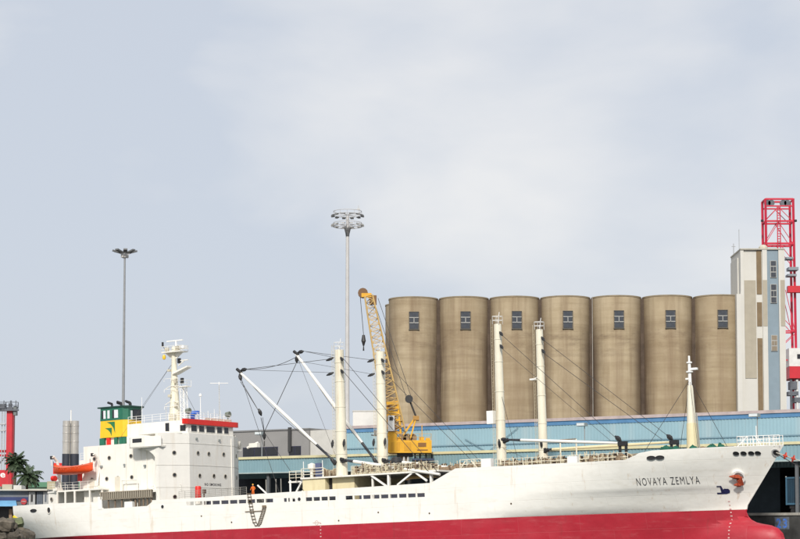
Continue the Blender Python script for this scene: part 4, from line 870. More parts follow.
def rng(o_, a, b_, lo=0.0, hi=1.0):
    r_ = nd(t, 'ShaderNodeMapRange'); r_.inputs[1].default_value = a; r_.inputs[2].default_value = b_; r_.inputs[3].default_value = lo; r_.inputs[4].default_value = hi; l(o_, r_.inputs[0]); return r_.outputs[0]
base = mixc(rng(nz_(.35).outputs[0], .3, .7), (.455, .375, .255, 1), (.385, .31, .20, 1))
base = mixc(rng(nz_(1, 3.0, (.02, .02, .55)).outputs[0], .45, .62, 0, .3), base, (.23, .17, .095, 1))           # pour lifts
base = mixc(rng(nz_(1, 5.0, (.10, .10, .9)).outputs[0], .56, .74, 0, .28), base, (.17, .12, .07, 1))            # lift staining
base = mixc(rng(nz_(1, 5.0, (.75, .75, .035)).outputs[0], .52, .75, 0, .45), base, (.155, .10, .055, 1))          # run-off streaks
base = mixc(rng(nz_(1, 6.0, (.28, .28, .02)).outputs[0], .55, .75, 0, .5), base, (.12, .075, .045, 1))
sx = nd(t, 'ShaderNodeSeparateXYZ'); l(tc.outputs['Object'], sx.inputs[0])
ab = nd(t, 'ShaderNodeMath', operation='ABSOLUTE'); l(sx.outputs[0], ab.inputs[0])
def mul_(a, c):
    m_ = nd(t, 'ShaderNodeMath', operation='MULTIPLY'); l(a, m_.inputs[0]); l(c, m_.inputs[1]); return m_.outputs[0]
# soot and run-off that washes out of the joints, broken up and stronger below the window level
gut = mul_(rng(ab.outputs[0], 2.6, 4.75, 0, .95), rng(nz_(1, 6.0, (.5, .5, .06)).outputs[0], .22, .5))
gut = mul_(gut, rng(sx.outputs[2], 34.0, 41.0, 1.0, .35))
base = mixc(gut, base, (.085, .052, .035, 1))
smear = mul_(rng(nz_(1, 6.0, (.22, .22, .8), .7).outputs[0], .48, .7, 0, .6), mul_(rng(sx.outputs[2], 30.0, 36.0), rng(sx.outputs[2], 36.5, 40.5, 1.0, 0.0)))
base = mixc(smear, base, (.13, .09, .06, 1))       # dirt washed out below the window line
under = mul_(rng(ab.outputs[0], .25, 1.5, 1.0, 0.0), mul_(rng(sx.outputs[2], 10.0, 38.0, .1, .5), rng(nz_(1, 4.0, (1.2, 1.2, .05)).outputs[0], .35, .6)))
base = mixc(under, base, (.19, .13, .08, 1))       # sill run-off
base = mixc(rng(nz_(1, 6.0, (.09, .09, .05)).outputs[0], .42, .66, 0, .5), base, (.22, .155, .09, 1))     # broad brown tide marks
l(base, b.inputs['Base Color'])
nb = nz_(1, 4.0, (.3, .3, 2.2)); bp = nd(t, 'ShaderNodeBump'); bp.inputs['Strength'].default_value = .35; bp.inputs['Distance'].default_value = .08; l(nb.outputs[0], bp.inputs['Height']); l(bp.outputs[0], b.inputs['Normal'])
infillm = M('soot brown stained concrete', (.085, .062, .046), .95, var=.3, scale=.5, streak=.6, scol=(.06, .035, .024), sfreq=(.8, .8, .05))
sframe = M('pale window bars', (.36, .36, .34), .6); dframe = M('dark window surround', (.10, .095, .085), .7)
spane = M('louvre glass slate', (.045, .052, .065), .3, var=.3, scale=2)
SY = R(-3); sdir = Vector((math.cos(SY), math.sin(SY), 0)); S0 = at(413.5, 541, 396); S0.z = QZ
SR, STOP = 4.9, at(413, 296.5, 391.5).z-QZ
words = ['leftmost', 'second', 'third', 'fourth', 'fifth', 'sixth', 'rightmost']
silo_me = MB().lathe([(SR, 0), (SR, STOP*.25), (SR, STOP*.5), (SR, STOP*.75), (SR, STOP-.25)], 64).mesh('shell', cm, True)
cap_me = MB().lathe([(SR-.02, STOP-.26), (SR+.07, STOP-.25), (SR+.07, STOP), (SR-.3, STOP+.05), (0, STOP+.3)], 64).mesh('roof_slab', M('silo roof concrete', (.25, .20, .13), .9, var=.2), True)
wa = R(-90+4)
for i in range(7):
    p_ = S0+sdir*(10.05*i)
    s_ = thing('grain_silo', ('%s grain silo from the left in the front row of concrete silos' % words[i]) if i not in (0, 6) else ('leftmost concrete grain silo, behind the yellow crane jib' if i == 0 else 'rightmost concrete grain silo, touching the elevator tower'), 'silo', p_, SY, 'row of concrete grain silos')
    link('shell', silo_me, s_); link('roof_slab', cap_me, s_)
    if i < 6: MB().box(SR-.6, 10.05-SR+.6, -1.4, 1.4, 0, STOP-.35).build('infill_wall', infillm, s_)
    wz = STOP-3.05                                           # top of the window
    wy = -SR-.12
    def wf_(a, b__, c, d_, y0, y1, name, m_, par):
        o = MB().box(a, b__, y0, y1, c, d_).build(name, m_, par); return o
    wn = MB()
    W, H = 1.0, 3.5
    for a in (-W, W-.08): wn.box(a, a+.08, wy-.06, wy+.5, wz-H, wz, 1)
    for z, mm_ in ((wz-.08, 1), (wz-1.25, 0), (wz-2.3, 0), (wz-H, 1)): wn.box(-W+.02, W-.02, wy-.05, wy+.5, z, z+(.16 if mm_ == 0 else .08), mm_)
    wn.box(-.07, .07, wy-.05, wy+.3, wz-2.3, wz-1.2); wn.box(-W-.06, W+.06, wy-.12, wy+.4, wz-H-.1, wz-H, 1)
    wo = wn.build('window', [sframe, dframe], s_); wo.rotation_euler = (0, 0, R(4)+0.02*math.sin(i))
    for (a, b__, c, d_) in ((-.86, .86, wz-1.12, wz-.12), (-.86, -.07, wz-2.17, wz-1.25), (.07, .86, wz-2.17, wz-1.25), (-.86, .86, wz-3.37, wz-2.3)): MB().box(a, b__, wy+.03, wy+.12, c, d_).build('pane', spane, wo)
bs = thing('grain_silo', 'back row silo showing as a thin strip left of the leftmost front silo', 'silo', S0+sdir*(-.75)+Vector((0, 10.2, 0)), SY, 'row of concrete grain silos')
link('shell', silo_me, bs); link('roof_slab', cap_me, bs)
# lightning conductor between two silos
MB().tube((SR+.35, -2.2, 0), (SR+.35, -2.2, STOP), .07).build('conduit', M('galvanised pipe', (.35, .33, .30)), [o for o in COL.objects if o.name.startswith('grain_silo')][3])

# ================================================================ elevator tower
TD = 386.
tw = thing('elevator_tower', 'tall cream elevator tower with blue strip beside the silos', 'tower', (0, TD, QZ), 0)
k_ = TD/FPX
def tx_(px): return (px-400)*k_
def tz_(py): return at(400, py, TD).z-QZ
crm = M('cream tower render', (.575, .565, .525), .8, var=.05, scale=.2, streak=.3, scol=(.42, .38, .30), sfreq=(.5, .5, .03), sthr=(.5, .8))
tau = M('taupe panel', (.38, .345, .275), .85, var=.06, streak=.2, scol=(.25, .2, .14), sfreq=(.5, .5, .03)); brn = M('brown recess', (.20, .145, .085), .9, var=.12); tbl = M('tower blue panel', (.21, .275, .325), .7, var=.05)
def slab(name, a, b_, top, y0, y1, m_, bot=541, par=tw): return MB().box(tx_(a), tx_(b_), y0, y1, tz_(bot) if bot < 541 else 0, tz_(top)).build(name, m_, par)
slab('main_wall', 743.5, 787.5, 249.5, .5, 11.5, crm); slab('lower_wing', 742, 743.4, 256, 2.6, 10.5, crm); slab('stair_pier', 738.5, 743.3, 294, -.2, 1.5, crm)
slab('corner_strip', 743.2, 746.5, 249.7, .2, .9, crm)
slab('taupe_panel', 747, 758.5, 280, .38, .49, tau, 378); slab('brown_strip', 759.5, 764.5, 250.2, .40, .49, brn, 294); slab('brown_strip', 759.5, 764.5, 302, .40, .49, brn, 326); slab('brown_strip', 759.5, 764.5, 338, .40, .49, brn)
slab('pilaster', 765, 769.8, 249.8, .05, .49, crm); slab('taupe_band', 765.2, 769.6, 280, -.02, .04, tau, 326)
bp_ = slab('blue_panel', 770, 781.2, 249.3, .30, .49, tbl); slab('pilaster', 781.4, 787.6, 250, .05, .49, crm); slab('taupe_band', 783, 787.4, 280, -.02, .04, tau, 326)
slab('parapet', 743, 788, 248.3, .0, 11.7, M('tower parapet', (.42, .40, .34), .8), 249.6)
for t0, b0 in ((260.5, 277.5), (284, 303), (335, 351)):
    f_ = MB().box(tx_(773), tx_(779.4), .1, .32, tz_(b0), tz_(t0)).build('window', sframe, tw)
    for j in range(3):
        z0, z1 = lerp(tz_(b0), tz_(t0), j/3)+.1, lerp(tz_(b0), tz_(t0), (j+1)/3)-.1
        for a, b_ in (((773.7, 776.1), (776.5, 778.8)) if j == 1 else ((773.7, 778.8),)): MB().box(tx_(a), tx_(b_), .06, .13, z0, z1).build('pane', spane if t0 < 330 else M('brown blind', (.22, .18, .13)), f_)
mb = MB(); mb.box(tx_(767), tx_(776), 3, 6, tz_(249), tz_(246)); mb.lathe([(.9, 0), (.9, .7), (.5, 1.1), (0, 1.2)], 10, (tx_(769), 3, tz_(248.5))); mb.build('roof_vent', M('roof vent', (.5, .47, .38)), tw)
MB().tube((tx_(745), 10, tz_(249.6)), (tx_(745), 10, tz_(236)), .07).tube((tx_(743), 10, tz_(239)), (tx_(747), 10, tz_(239)), .05).build('antenna', M('grey steel', (.28, .29, .29), .5), tw)
MB().tube((tx_(749), 8, tz_(249.6)), (tx_(749), 8, tz_(223)), .05).build('antenna', MATS['grey steel'], tw)

# ================================================================ red cranes
cred = M('crane red paint', (.52, .016, .03), .45, var=.08); cred2 = M('crane magenta red', (.54, .018, .05), .45, var=.08); cgrey = M('crane machinery grey', (.10, .11, .13), .6, var=.3); cwht = M('crane white', (.66, .66, .64), .5)
GD = 455.; kg = GD/FPX
gc = thing('gantry_crane', 'tall red lattice gantry crane behind the elevator tower', 'crane', (0, GD, QZ), 0)
def gp(px, py, y=0.0): return Vector(((px-400)*kg, y, at(400, py, GD).z-QZ))
for y in (0, 4.0):
    for a, b_ in ((769, 770), (797, 798.5)): MB().bar(gp(a, 199, y), Vector((gp(b_, 0).x, y, 0)), .42).build('leg', cred2, gc)
    for py, w_ in ((199, .4), (206, .3), (221, .38), (243.5, .45), (331, .3), (360, .3)): MB().bar(gp(769 if py < 290 else 770, py, y), gp(797, py, y), w_).build('cross_beam', cred2, gc)
    for (a, b_), (c, d_) in (((782, 207), (768.5, 221)), ((782, 207), (796, 221)), ((782, 222), (769, 243)), ((782, 222), (796, 243)), ((783, 244), (797, 262)), ((769, 300), (797, 331)), ((797, 334), (769, 360)), ((788, 290), (797, 331))): MB().bar(gp(a, b_, y), gp(c, d_, y), .14).build('diagonal_brace', cred2, gc)
for a in (769, 797.8):
    for py in (199, 221, 243.5, 331): MB().bar(gp(a, py, 0), gp(a, py, 4), .3).build('side_beam', cred2, gc)
mb = MB()
for px in (780.3, 783.2): mb.tube(gp(px, 207, -.6), gp(px, 249, -.6), .12)
for i in range(16): mb.tube(gp(780.3, 208+i*2.6, -.6), gp(783.2, 208+i*2.6, -.6), .09)
mb.build('ladder', cred2, gc)
for px in (771, 775, 787, 791): MB().lathe([(0, -.3), (.75, -.3), (.75, .3), (0, .3)], 14, gp(px, 203.0, .2), 'y').build('sheave', cgrey, gc)
for px in (765.2, 799): MB().lathe([(0, 0), (.3, .1), (.3, .55), (0, .6)], 8, gp(px, 222.3, -.3)).build('beacon', black, gc, True)
MB().bar(gp(789, 290, -1), gp(840, 290, -1), 1.5).build('girder', cred, gc)
MB().box(gp(789, 300).x, gp(830, 300).x, -2, 6, gp(0, 367).z, gp(0, 349).z).build('machinery_house', cwht, gc); MB().box(gp(797, 300).x, gp(800.5, 300).x, -2.1, -2, gp(0, 359.5).z, gp(0, 355).z).build('house_window', glass, gc)
MB().box(gp(789, 300).x, gp(830, 300).x, -2.2, 6, gp(0, 379).z, gp(0, 367.2).z).build('red_girder', cred, gc)
for a, b_, c, d_ in ((790, 382, 797, 390), (788, 392, 798, 396), (794, 398, 800, 403), (788, 258, 795, 260), (790, 268, 800, 271), (789, 275, 798, 277)): MB().box(gp(a, 0).x, gp(c, 0).x, -1.8, 1, gp(0, d_).z, gp(0, b_).z).build('walkway', cgrey if b_ > 300 else M('walkway blue grey', (.22, .25, .28)), gc)
for px in (791, 797): MB().tube(gp(px, 380, -1.5), gp(px, 540, -1.5)+ZUP*0, .3).build('support_post', cwht if px > 795 else cgrey, gc)

LD = 470.; kl = LD/FPX
lc = thing('harbour_crane', 'red crane column with grey machinery head at the far left', 'crane', (0, LD, QZ), 0)
def lp(px, py, y=0.0): return Vector(((px-400)*kl, y, at(400, py, LD).z-QZ))
def lbx(name, a, b_, t0, b0, y0, y1, m_, par=lc): return MB().box(lp(a, 0).x, lp(b_, 0).x, y0, y1, max(0, lp(0, b0).z), lp(0, t0).z).build(name, m_, par)
lbx('column', 6.5, 12.3, 410, 541, -.8, .8, cred); lbx('column_edge', 12.4, 13.6, 412, 541, -.5, .9, M('dark red', (.30, .012, .02), .5))
lbx('column', -34, -28, 410, 541, -.8, .8, cred)
lbx('cross_beam', -28, 6.4, 450, 452.5, -.5, .5, cred); lbx('cross_beam', -28, 6.4, 454.3, 456.4, -.5, .5, cred)
lbx('head_girder', -34, 13, 407.5, 411, -1.2, 1.2, cgrey); lbx('machinery', -6, 5, 404, 409, -1.5, 1.0, cgrey); lbx('head_walkway', 2, 18.8, 409.5, 411.2, -1.6, -.9, cgrey); lbx('pulley_box', 13.5, 16.5, 406.5, 415.5, -1.2, .5, M('machinery grey green', (.16, .18, .18), .6)); lbx('pulley_box', 8, 11, 403.5, 408, -.6, .6, cgrey)
mb = MB(); mb.rail([lp(-6, 409, -1.5), lp(18.5, 409, -1.5)], 1.5, .1, 2.0, 2)
for px in (3, 9.5, 10.5, 15): mb.tube(lp(px, 408), lp(px, 400.5), .1)
mb.build('railing', cgrey, lc)
mb = MB()
for px in (2.5, 5.2): mb.tube(lp(px, 412, -1.2), lp(px, 541, -1.2), .11, None, 4)
for i in range(24): mb.tube(lp(2.5, 415+i*5, -1.2), lp(5.2, 415+i*5, -1.2), .08, None, 4)
mb.build('ladder', M('pale grey steel', (.45, .46, .47), .5), lc)
MB().bar(lp(-1, 464, -.4), lp(6.3, 456.5, -.4), .35).build('knee_brace', cgrey, lc)
for py in (424, 430.5): lbx('landing', -4, 6, py, py+1, -1.8, -.9, M('pale grey steel', (.45, .46, .47), .5))
sb = thing('red_sign_board', 'red board with a white letter in front of the crane foot', 'sign', (0, LD-12, QZ), 0)
kl2 = (LD-12)/FPX
MB().box((-14-400)*kl2, (9-400)*kl2, 0, .4, 4.2, at(400, 470, LD-12).z-QZ).box((-12-400)*kl2, (-11-400)*kl2, .05, .35, 0, 4.3).box((6-400)*kl2, (7-400)*kl2, .05, .35, 0, 4.3).build('board', cred, sb)
lettering('sign_letter', 'e', 1.15, 1.0, lambda a, b_: ((.4-400)*kl2+a, -.05, at(400, 477.3, LD-12).z-QZ+b_), ringw, sb, .02)

# ================================================================ yellow mobile crane on the quay
ys, yy = pq(408, 470, 16.5)[0], 16.5
base_ = q(ys, yy); YD = base_.y; ky = YD/FPX
yc = thing('mobile_harbour_crane', 'yellow mobile harbour crane with lattice jib working behind the ship', 'crane', (0, YD, QZ), 0)
ycy = M('crane yellow paint', (.70, .37, .015), .45, var=.08, streak=.25, scol=(.45, .2, .02), sfreq=(1.2, 1.2, .3)); yjib = M('jib ochre', (.50, .34, .13), .6, var=.15)
def yp(px, py, y=0.0): return Vector(((px-400)*ky, y, at(400, py, YD).z-QZ))
def ybx(name, a, b_, t0, b0, y0, y1, m_, par=yc): return MB().box(yp(a, 0).x, yp(b_, 0).x, y0, y1, max(0, yp(0, b0).z), yp(0, t0).z).build(name, m_, par)
body = ybx('slewing_body', 389, 431.5, 441, 453.5, -2.2, 2.2, ycy); ybx('body_front', 388, 397, 432.5, 453, -1.9, 1.9, ycy); ybx('body_step', 397, 401, 438, 441, -1.8, 1.8, ycy)
ybx('counterweight_mark', 418, 426, 443.5, 447.5, -2.25, -2.19, M('dark marking', (.20, .09, .02), .6)); ybx('body_lettering_strip', 417, 427.5, 450.2, 451.2, -2.25, -2.19, MATS['dark marking'])
for a, b_ in ((391, 394), (396.5, 400), (404, 411)): ybx('body_panel', a, b_, 443, 451.5, -2.24, -2.19, M('panel ochre', (.58, .29, .012), .5))
ybx('slewing_ring', 397, 413, 453.5, 456.5, -1.6, 1.6, black); ybx('pedestal', 400, 409, 456.5, 480, -1.0, 1.0, rustm)
ybx('rear_platform', 412, 434, 459, 461, -2, 2, M('dark blue platform', (.03, .05, .10), .6))
for px in (415, 420, 426, 432): MB().bar(yp(px, 454), yp(px, 459.3), .15).build('platform_hanger', black, yc)
MB().box(yp(385, 0).x, yp(436, 0).x, -3, 3, .9, 2.4).build('chassis', ycy, yc)
for px in (388, 396, 404, 412, 420, 430):
    for y in (-3.1, 2.5): MB().lathe([(0, 0), (.75, 0), (.75, .6), (0, .6)], 14, (yp(px, 0).x, y, .75), 'y').build('wheel', black, yc, True)
for px in (404, 408): MB().bar(yp(px, 478, -1.3), yp(px, 457, -1.3), .2).build('access_post', cwht, yc)
cabo = ybx('operator_cab', 388, 394.5, 416.5, 432, -2.4, -.4, ringw); ybx('cab_window', 389.5, 393, 418, 421.5, -2.46, -2.4, glass, cabo)
JB, JM, JT = yp(396, 434), yp(391, 405), yp(368.5, 296)
jib = MB().lattice(JB, JT, 2.7, 1.1, 24, .12, .06, 0, (0, 1, 0)).build('lattice_jib', yjib, yc)
tw_ = MB().lattice(yp(393, 440), yp(390.5, 402), 2.3, 2.0, 6, .17, .08, 0, (0, 1, 0)).build('crane_tower', ycy, yc)
ybx('tower_head', 387, 398, 402.5, 405.5, -1.2, 1.2, ycy); ybx('tower_joint', 388, 399, 412, 416, -1.2, 1.2, ycy)
MB().box(JT.x-1.0, JT.x+.4, -.5, .5, JT.z-.2, JT.z+.35).box(JT.x+.1, JT.x+1.1, -.45, .45, JT.z-1.2, JT.z+.05, 1).lathe([(0, -.4), (.7, -.4), (.7, .4), (0, .4)], 12, (JT.x-.8, 0, JT.z+.4), 'y', 1).build('jib_head', [ycy, M('brown sheave', (.16, .08, .03))], yc)
for y in (-1.2, 1.2):
    MB().bar(yp(400, 440, y), yp(415, 418, y), .2).build('a_frame_leg', ycy, yc); MB().bar(yp(410, 440, y), yp(416, 418, y), .18).build('a_frame_leg', ycy, yc)
MB().box(yp(413, 0).x, yp(419, 0).x, -1.4, 1.4, yp(0, 420.5).z, yp(0, 416.5).z).build('a_frame_head', M('a frame brown', (.36, .19, .04), .5), yc)
for a, b_ in ((yp(416, 418), yp(409, 400)), (yp(417, 418), yp(410, 400))): MB().tube(a, b_, .07, None, 5).build('stay_rope', wirem, yc)
MB().lathe([(0, -.35), (.55, -.35), (.55, .35), (0, .35)], 12, yp(409, 399), 'y').build('stay_block', black, yc)
for dx in (-.3, .4): MB().tube(yp(409, 399)+Vector((dx, 0, 0)), JT+Vector((.9+dx, 0, -.3)), .05, None, 4).build('stay_rope', wirem, yc)
hk = yp(363.4, 335)
MB().tube((JT.x-1.2, 0, JT.z+.2), hk, .04, None, 4).build('hoist_rope', wirem, yc); MB().tube(hk, hk-ZUP*.9, .2, .35, 8).tube(hk-ZUP*.9, hk-ZUP*1.5, .3, .12, 8).tube(hk-ZUP*1.5, hk-ZUP*2.2, .06, .12, 6).build('hook_block', black, yc)
for a, b_, t0, b0 in ((399, 403, 434, 441), (406, 409.5, 436, 441), (419, 424, 437.5, 441), (425.5, 430, 438.5, 441)): ybx('machinery_box', a, b_, t0, b0, -1.5, .8, rustm if a < 418 else ycy)
for px in (404, 408, 413): MB().lathe([(0, -.6), (.55, -.6), (.55, .6), (0, .6)], 12, yp(px, 438), 'y').build('hoist_drum', rustm, yc)
MB().tube(yp(422, 441), yp(422, 425), .06).build('exhaust_stack', ycy, yc)
MB().rail([yp(397, 441, -2.1), yp(431, 441, -2.1)], .9, .04, 1.2, 2).build('railing', yjib, yc)
MB().box(yp(374, 0).x, yp(379, 0).x, -.6, .6, yp(0, 434.5).z, yp(0, 430.5).z).tube(yp(371, 435), yp(388, 437), .09).tube(yp(388, 430), yp(374, 430.5), .05).build('outrigger_platform', cgrey, yc)

# ================================================================ light masts
MD = 345.; km = MD/FPX
galv = M('galvanised mast', (.50, .49, .48), .45, var=.06)
lm = thing('light_mast', 'tall light mast with two floodlight rings left of the silos', 'light mast', (at(347.2, 400, MD).x, MD, QZ), 0, 'tall floodlight masts')
hz = at(347, 228, MD).z-QZ; ht = at(347, 216, MD).z-QZ
MB().tube((0, 0, 0), (0, 0, ht), .46, .28, 14).build('pole', galv, lm, True)
MB().lathe([(.3, -1.5), (.36, -1.0), (.55, -.25), (.55, .0), (.3, .05)], 14, (0, 0, hz)).build('collar', M('collar grey', (.12, .12, .12)), lm, True)
def ring(r, z, n=28): 
    mb = MB(); P = [(r*math.cos(2*math.pi*i/n), r*math.sin(2*math.pi*i/n), z) for i in range(n+1)]; mb.path(P, .05, 6); return mb
for z, r_ in ((hz+.25, 2.55), (ht+.2, 2.55)):
    mb = ring(r_, z)
    for i in range(6): a = math.pi*i/3; mb.tube((0, 0, z), (r_*math.cos(a), r_*math.sin(a), z), .06, None, 5)
    mb.build('lamp_ring', galv, lm)
for z in (hz+.9, ht+.8): 
    mb = ring(2.45, z, 24)
    for i in range(12): a = math.pi*i/6; mb.tube((2.45*math.cos(a), 2.45*math.sin(a), z-.7), (2.45*math.cos(a), 2.45*math.sin(a), z), .03, None, 4)
    mb.build('guard_rail', galv, lm)
fl = MB().add([(-.5, -.35, .3), (.5, -.35, .3), (.5, .4, .35), (-.5, .4, .35), (-.45, -.55, -.2), (.45, -.55, -.2), (.4, .3, -.05), (-.4, .3, -.05)], [(3, 2, 1, 0), (4, 5, 6, 7), (0, 1, 5, 4), (1, 2, 6, 5), (2, 3, 7, 6), (3, 0, 4, 7)])
FLm = fl.mesh('floodlight', M('floodlight housing', (.13, .135, .14), .5)); FL2 = fl.mesh('floodlight', M('floodlight pale housing', (.34, .34, .33), .5))
for z, me_ in ((hz+.55, FL2), (ht+.1, FLm)):
    for i in range(12): a = 2*math.pi*(i+.5)/12; link('floodlight', me_, lm, (2.6*math.cos(a), 2.6*math.sin(a), z-.1), (0, 0, a+R(90))).scale = (.62, .62, .5)
MB().tube((1.9, 0, ht), (1.9, 0, ht+1.9), .05).box(1.6, 2.2, -.1, .1, ht+1.1, ht+1.3).build('lightning_rod', galv, lm)
MD2 = 430.; lm2 = thing('light_mast', 'thin light mast with splayed dark lamps left of the ship radar mast', 'light mast', (at(123.3, 400, MD2).x, MD2, QZ), 0, 'tall floodlight masts')
ht = at(123, 253, MD2).z-QZ
MB().tube((0, 0, 0), (0, 0, ht), .40, .2, 12).build('pole', M('dark galvanised', (.26, .27, .28), .5), lm2, True)
for i in range(8):
    a = 2*math.pi*(i+.25)/8; c, s_ = math.cos(a), math.sin(a)
    mb = MB().tube((.2*c, .2*s_, ht-.5), (1.5*c, 1.5*s_, ht+.05), .07, None, 5); mb.build('lamp_arm', galv, lm2)
    o = MB().box(-.5, 1.2, -.42, .42, -.18, .14).build('floodlight', FLm.materials[0], lm2); o.location = (1.5*c, 1.5*s_, ht+.2); o.rotation_euler = (0, R(-16), a)
for a in (.6, 2.2, 3.8, 5.3): MB().lathe([(0, 0), (.35, .1), (.35, .7), (0, .8)], 8, (.55*math.cos(a), .55*math.sin(a), ht-1.1)).build('control_gear', galv, lm2, True)

# ================================================================ left background
SD = 420.; ks = SD/FPX
st = thing('silver_stack', 'silver twin cylinder exhaust stack with dark base behind the lifeboat', 'chimney', (at(70, 500, SD).x, SD, QZ), 0)
ztp = at(70, 421, SD).z-QZ; zmid = at(70, 453, SD).z-QZ
stl = M('brushed steel', (.62, .59, .54), .30, .6, var=.12, scale=.5, streak=.4, scol=(.18, .15, .12), sfreq=(1.5, 1.5, .05)); 
for x in (-.86, .86):
    MB().lathe([(.84, zmid-.2), (.84, ztp), (.6, ztp+.05), (.6, ztp-.5)], 20, (x, 0, 0)).build('flue', stl, st, True); MB().lathe([(.9, 0), (.9, zmid-.2)], 20, (x, 0, 0)).build('dark_base', M('stack dark base', (.03, .035, .05), .6), st, True)
for z in (.35, .62, .85): 
    for x in (-.86, .86): MB().lathe([(.88, -.1), (.9, 0), (.88, .1)], 20, (x, 0, lerp(zmid, ztp, z))).build('band', stl, st, True)
MB().lattice((0, -1.0, 0), (0, -1.0, ztp+.3), .5, .5, 18, .05, .03).build('ladder', galv, st); MB().tube((0, 0, ztp-.5), (0, 0, ztp+2.3), .12).build('lightning_rod', ringw, st)
gs = thing('green_shed', 'low green roofed shed behind the palms', 'shed', (0, 520, QZ), 0); kk = 520/FPX
x0_, x1_ = (26-400)*kk, (110-400)*kk; zz = at(0, 481, 520).z-QZ
MB().box(x0_, x1_, 0, 20, 0, zz-1.6).build('wall', M('pale green wall', (.25, .34, .27), .8), gs); MB().prism([(-.5, zz-1.6), (10, zz), (20.5, zz-1.6)], x0_-.3, x1_+.3, 0, lambda a, b_, z: (z, a, b_)).build('roof', M('green roof sheet', (.055, .19, .085), .6, var=.1), gs)
MB().box((50-400)*kk, (58-400)*kk, -4, -.2, 0, zz-.2).build('lean_to', M('cream shed wall', (.42, .38, .25), .8), gs)
# low harbour building with awning
HD = 335.; kh = HD/FPX
lo = thing('harbour_office', 'low grey harbour building with blue awning at the left edge', 'building', (0, HD, QZ), 0)
def hx(px): return (px-400)*kh
def hzz(py): return at(400, py, HD).z-QZ
def hbx(name, a, b_, t0, b0, y0, y1, m_): return MB().box(hx(a), hx(b_), y0, y1, max(0, hzz(b0)), hzz(t0)).build(name, m_, lo)
hbx('wall', -60, 28, 491, 541, .6, 12, M('slate wall', (.16, .17, .19), .8, var=.1)); hbx('roof_edge', -61, 48, 489.3, 490.7, -.4, 12.3, M('pale roof edge', (.55, .53, .47), .8)); hbx('blue_band', -60, 28.3, 497, 501, .45, .62, M('navy fascia', (.02, .035, .12), .6))
mb = MB(); mb.add([(hx(-50), .4, hzz(500.5)), (hx(16), .4, hzz(500.5)), (hx(20), -2.2, hzz(506)), (hx(-50), -2.2, hzz(506)), (hx(-50), .4, hzz(501)), (hx(16), .4, hzz(501)), (hx(20), -2.2, hzz(506.6)), (hx(-50), -2.2, hzz(506.6))], [(3, 2, 1, 0), (4, 5, 6, 7), (2, 3, 7, 6), (1, 2, 6, 5)]); mb.build('awning', M('sky blue awning', (.16, .38, .60), .7), lo)
hbx('awning_shade', -40, 19, 507, 541, .5, .62, black); hbx('roof_unit', 0, 10, 484, 489.3, 2, 6, M('roof unit tan', (.40, .37, .30), .8)); hbx('roof_unit', 12, 20, 485, 489.3, 1.5, 5, M('roof unit pale', (.52, .52, .50), .8)); hbx('roof_unit', -9, -2, 486, 489.3, 2, 6, wcon)  # black sheet under the awning stands in for its shade
MB().lathe([(0, 0), (.5, 0), (.5, .15), (0, .15)], 20, (hx(23.8), .3, hzz(501.5)), 'y').box(hx(21.6), hx(26), .2, .28, hzz(501.9), hzz(501.1), 1).build('round_sign', [M('dull red sign', (.42, .03, .04), .6), M('pinkish sign band', (.45, .3, .3), .6)], lo)
hbx('tan_panel', 10, 13, 509, 520, -.3, .0, M('tan board', (.3, .2, .12)))
cpal = M('container grey white', (.40, .41, .41), .6, var=.1); cdk = M('container slate', (.10, .12, .15), .6, var=.1)
for i, (a, b_, m_, lab_) in enumerate(((28.5, 35, cpal, 'pale grey container stack with dark hatch beside the harbour building'), (36.5, 42.5, cdk, 'dark slate container standing between pale ones at the left'), (43, 48, cpal, 'pale container nearest the ship stern deckhouse'))):
    c_ = thing('cargo_container', lab_, 'container', (hx(a), HD+.5, QZ), 0, 'containers by the harbour building'); wd = hx(b_)-hx(a)
    for j in range(2):
        MB().box(0, wd, 0, 6, j*2.45+.02, j*2.45+2.42).build('body', m_, c_); corr(.08, wd-.08, -.01, j*2.45+.15, j*2.45+2.3, .28, .05).build('corrugated_end', m_, c_)
    MB().box(wd*.35, wd*.65, -.1, -.06, 3.2, 4.4).build('hatch', black if i == 0 else cdk, c_)
o = MB().tube((0, 0, 0), (0, 0, 9), .07).box(-.6, .6, -.1, .1, 8.8, 9.2).build('lamp_post', galv); o.location = (at(57.5, 500, 380).x, 380, QZ); tag(o, 'thin lamp post left of the silver stack', 'lamp post')
rf = thing('red_flag_board', 'red panel beside the green shed at the stern of the ship', 'panel', (at(57, 500, 420).x, 420, QZ)); 
z0, z1 = at(57, 474, 420).z-QZ, at(57, 463, 420).z-QZ
MB().box(-.9, .9, 0, .3, z0, z1).build('panel', redp, rf); MB().bar((0, .15, 0), (0, .15, z0), .2).build('post', cgrey, rf)

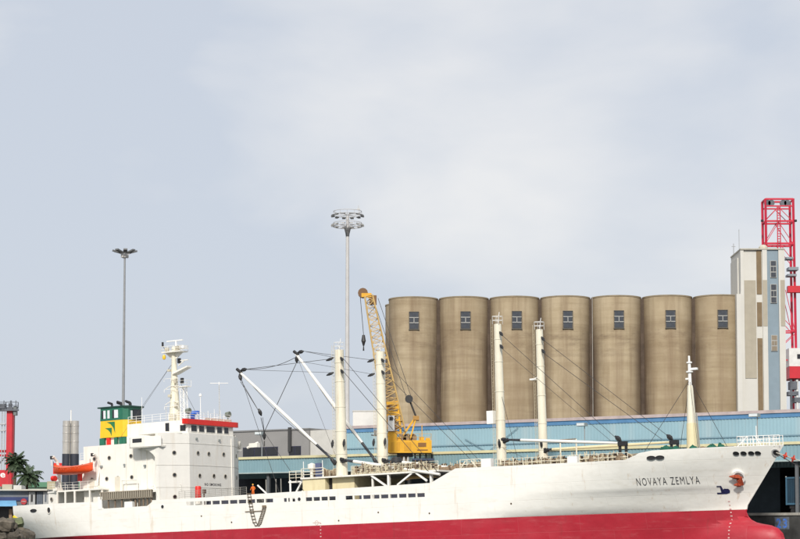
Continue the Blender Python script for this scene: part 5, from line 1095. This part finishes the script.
# palms
def palm(px, top, D, lab_, nf, seed, ln):
    random.seed(seed); p_ = at(px, 500, D); h = at(px, top, D).z-QZ
    r_ = thing('palm_tree', lab_, 'palm tree', (p_.x, D, QZ), 0, 'palms at the left edge')
    mb = MB(); n = 10
    for i in range(n): mb.tube((.15*math.sin(i*.7), 0, h*i/n), (.15*math.sin((i+1)*.7), 0, h*(i+1)/n), .34-.012*i, .30-.012*i, 8)
    mb.build('trunk', M('palm trunk', (.13, .095, .06), .9, var=.4, scale=4, bump=.5), r_)
    mb = MB()
    for f in range(nf):
        a = 2*math.pi*f/nf*2.4+random.uniform(-.2, .2); el = random.uniform(-.5, 1.35); Lf = ln*random.uniform(.8, 1.15)
        p0 = Vector((0, 0, h)); d = Vector((math.cos(a)*math.cos(el), math.sin(a)*math.cos(el), math.sin(el))); pts = [p0]
        for k in range(9): d = (d-ZUP*.15).normalized(); pts.append(pts[-1]+d*(Lf/9))
        mb.path(pts, .035, 4)
        side = Vector((-math.sin(a), math.cos(a), 0))
        for k in range(1, 9):
            for sub in (0, .5):
                b0 = pts[k].lerp(pts[k+1], sub); dd = (pts[k+1]-pts[k]).normalized(); ll = Lf*.26*math.sin(math.pi*(k+.6)/10.5)+.1
                for s_ in (-1, 1):
                    e = b0+(side*s_*.8+dd*.55-ZUP*random.uniform(.25, .75)).normalized()*ll*random.uniform(.8, 1.2); wv = dd*.085
                    mb.add([b0-wv, b0+wv, b0.lerp(e, .6)+wv, e, b0.lerp(e, .6)-wv], [(0, 1, 2, 3, 4)])
    mb.build('crown', M('palm frond green', (.035, .058, .026), .6, var=.45, scale=1.2), r_)
palm(15.5, 463, 355, 'taller palm tree with a rounded crown beside the red crane column', 70, 5, 2.3)
palm(27.5, 476, 352, 'shorter palm with arching fronds right of the taller palm', 44, 11, 2.7)

# ================================================================ breakwater of rocks at lower left
bk = link('breakwater', None); tag(bk, kind='structure'); bk.location = (0, 0, 0)
rockm = M('brown armour stone', (.105, .09, .07), .95, var=.55, scale=1.2, bump=.6, bscale=3, streak=.5, scol=(.03, .026, .02), sfreq=(1.5, 1.5, .4), rand=.35)
mossm = M('mossy stone', (.13, .15, .08), .95, var=.5, scale=1.5, bump=.6, bscale=3, rand=.2)
import bmesh
def rockmesh(seed, mat_):
    bm = bmesh.new(); bmesh.ops.create_cube(bm, size=1.6); bmesh.ops.bevel(bm, geom=bm.edges[:], offset=.22, segments=1, affect='EDGES'); bmesh.ops.subdivide_edges(bm, edges=bm.edges[:], cuts=1, use_grid_fill=True)
    for v in bm.verts: v.co += Vector(noise.noise_vector(v.co*1.1+Vector((seed*9.1, 0, 0))))*.38; v.co.z *= .85
    me = bpy.data.meshes.new('rock'); bm.to_mesh(me); bm.free(); me.materials.append(mat_); return me
RK = [rockmesh(i, rockm) for i in range(5)]+[rockmesh(9, mossm), rockmesh(12, mossm)]
random.seed(21)
for ix in range(18):
    for iy in range(5):
        for lv in range(5):
            x = -54+ix*1.25+random.uniform(-.3, .3); y = 190+iy*1.8+random.uniform(-.4, .4); z = lv*.98+random.uniform(-.25, .25)
            xe = -34.6-lv*.62-(.4 if lv == 4 else 0)
            if x > xe or (iy < 4-lv and False) or (iy == 0 and lv > 3): continue
            if 1 < iy < 4 and lv < 3 and x < xe-3: continue
            me = RK[random.randrange(5)] if lv < 4 or random.random() < .5 else RK[5+random.randrange(2)]
            o = link('rock', me, bk, (x, y, z), (random.uniform(-.5, .5), random.uniform(-.5, .5), random.uniform(0, 6))); s_ = random.uniform(.5, 1.1); o.scale = (s_, s_, s_*.9)
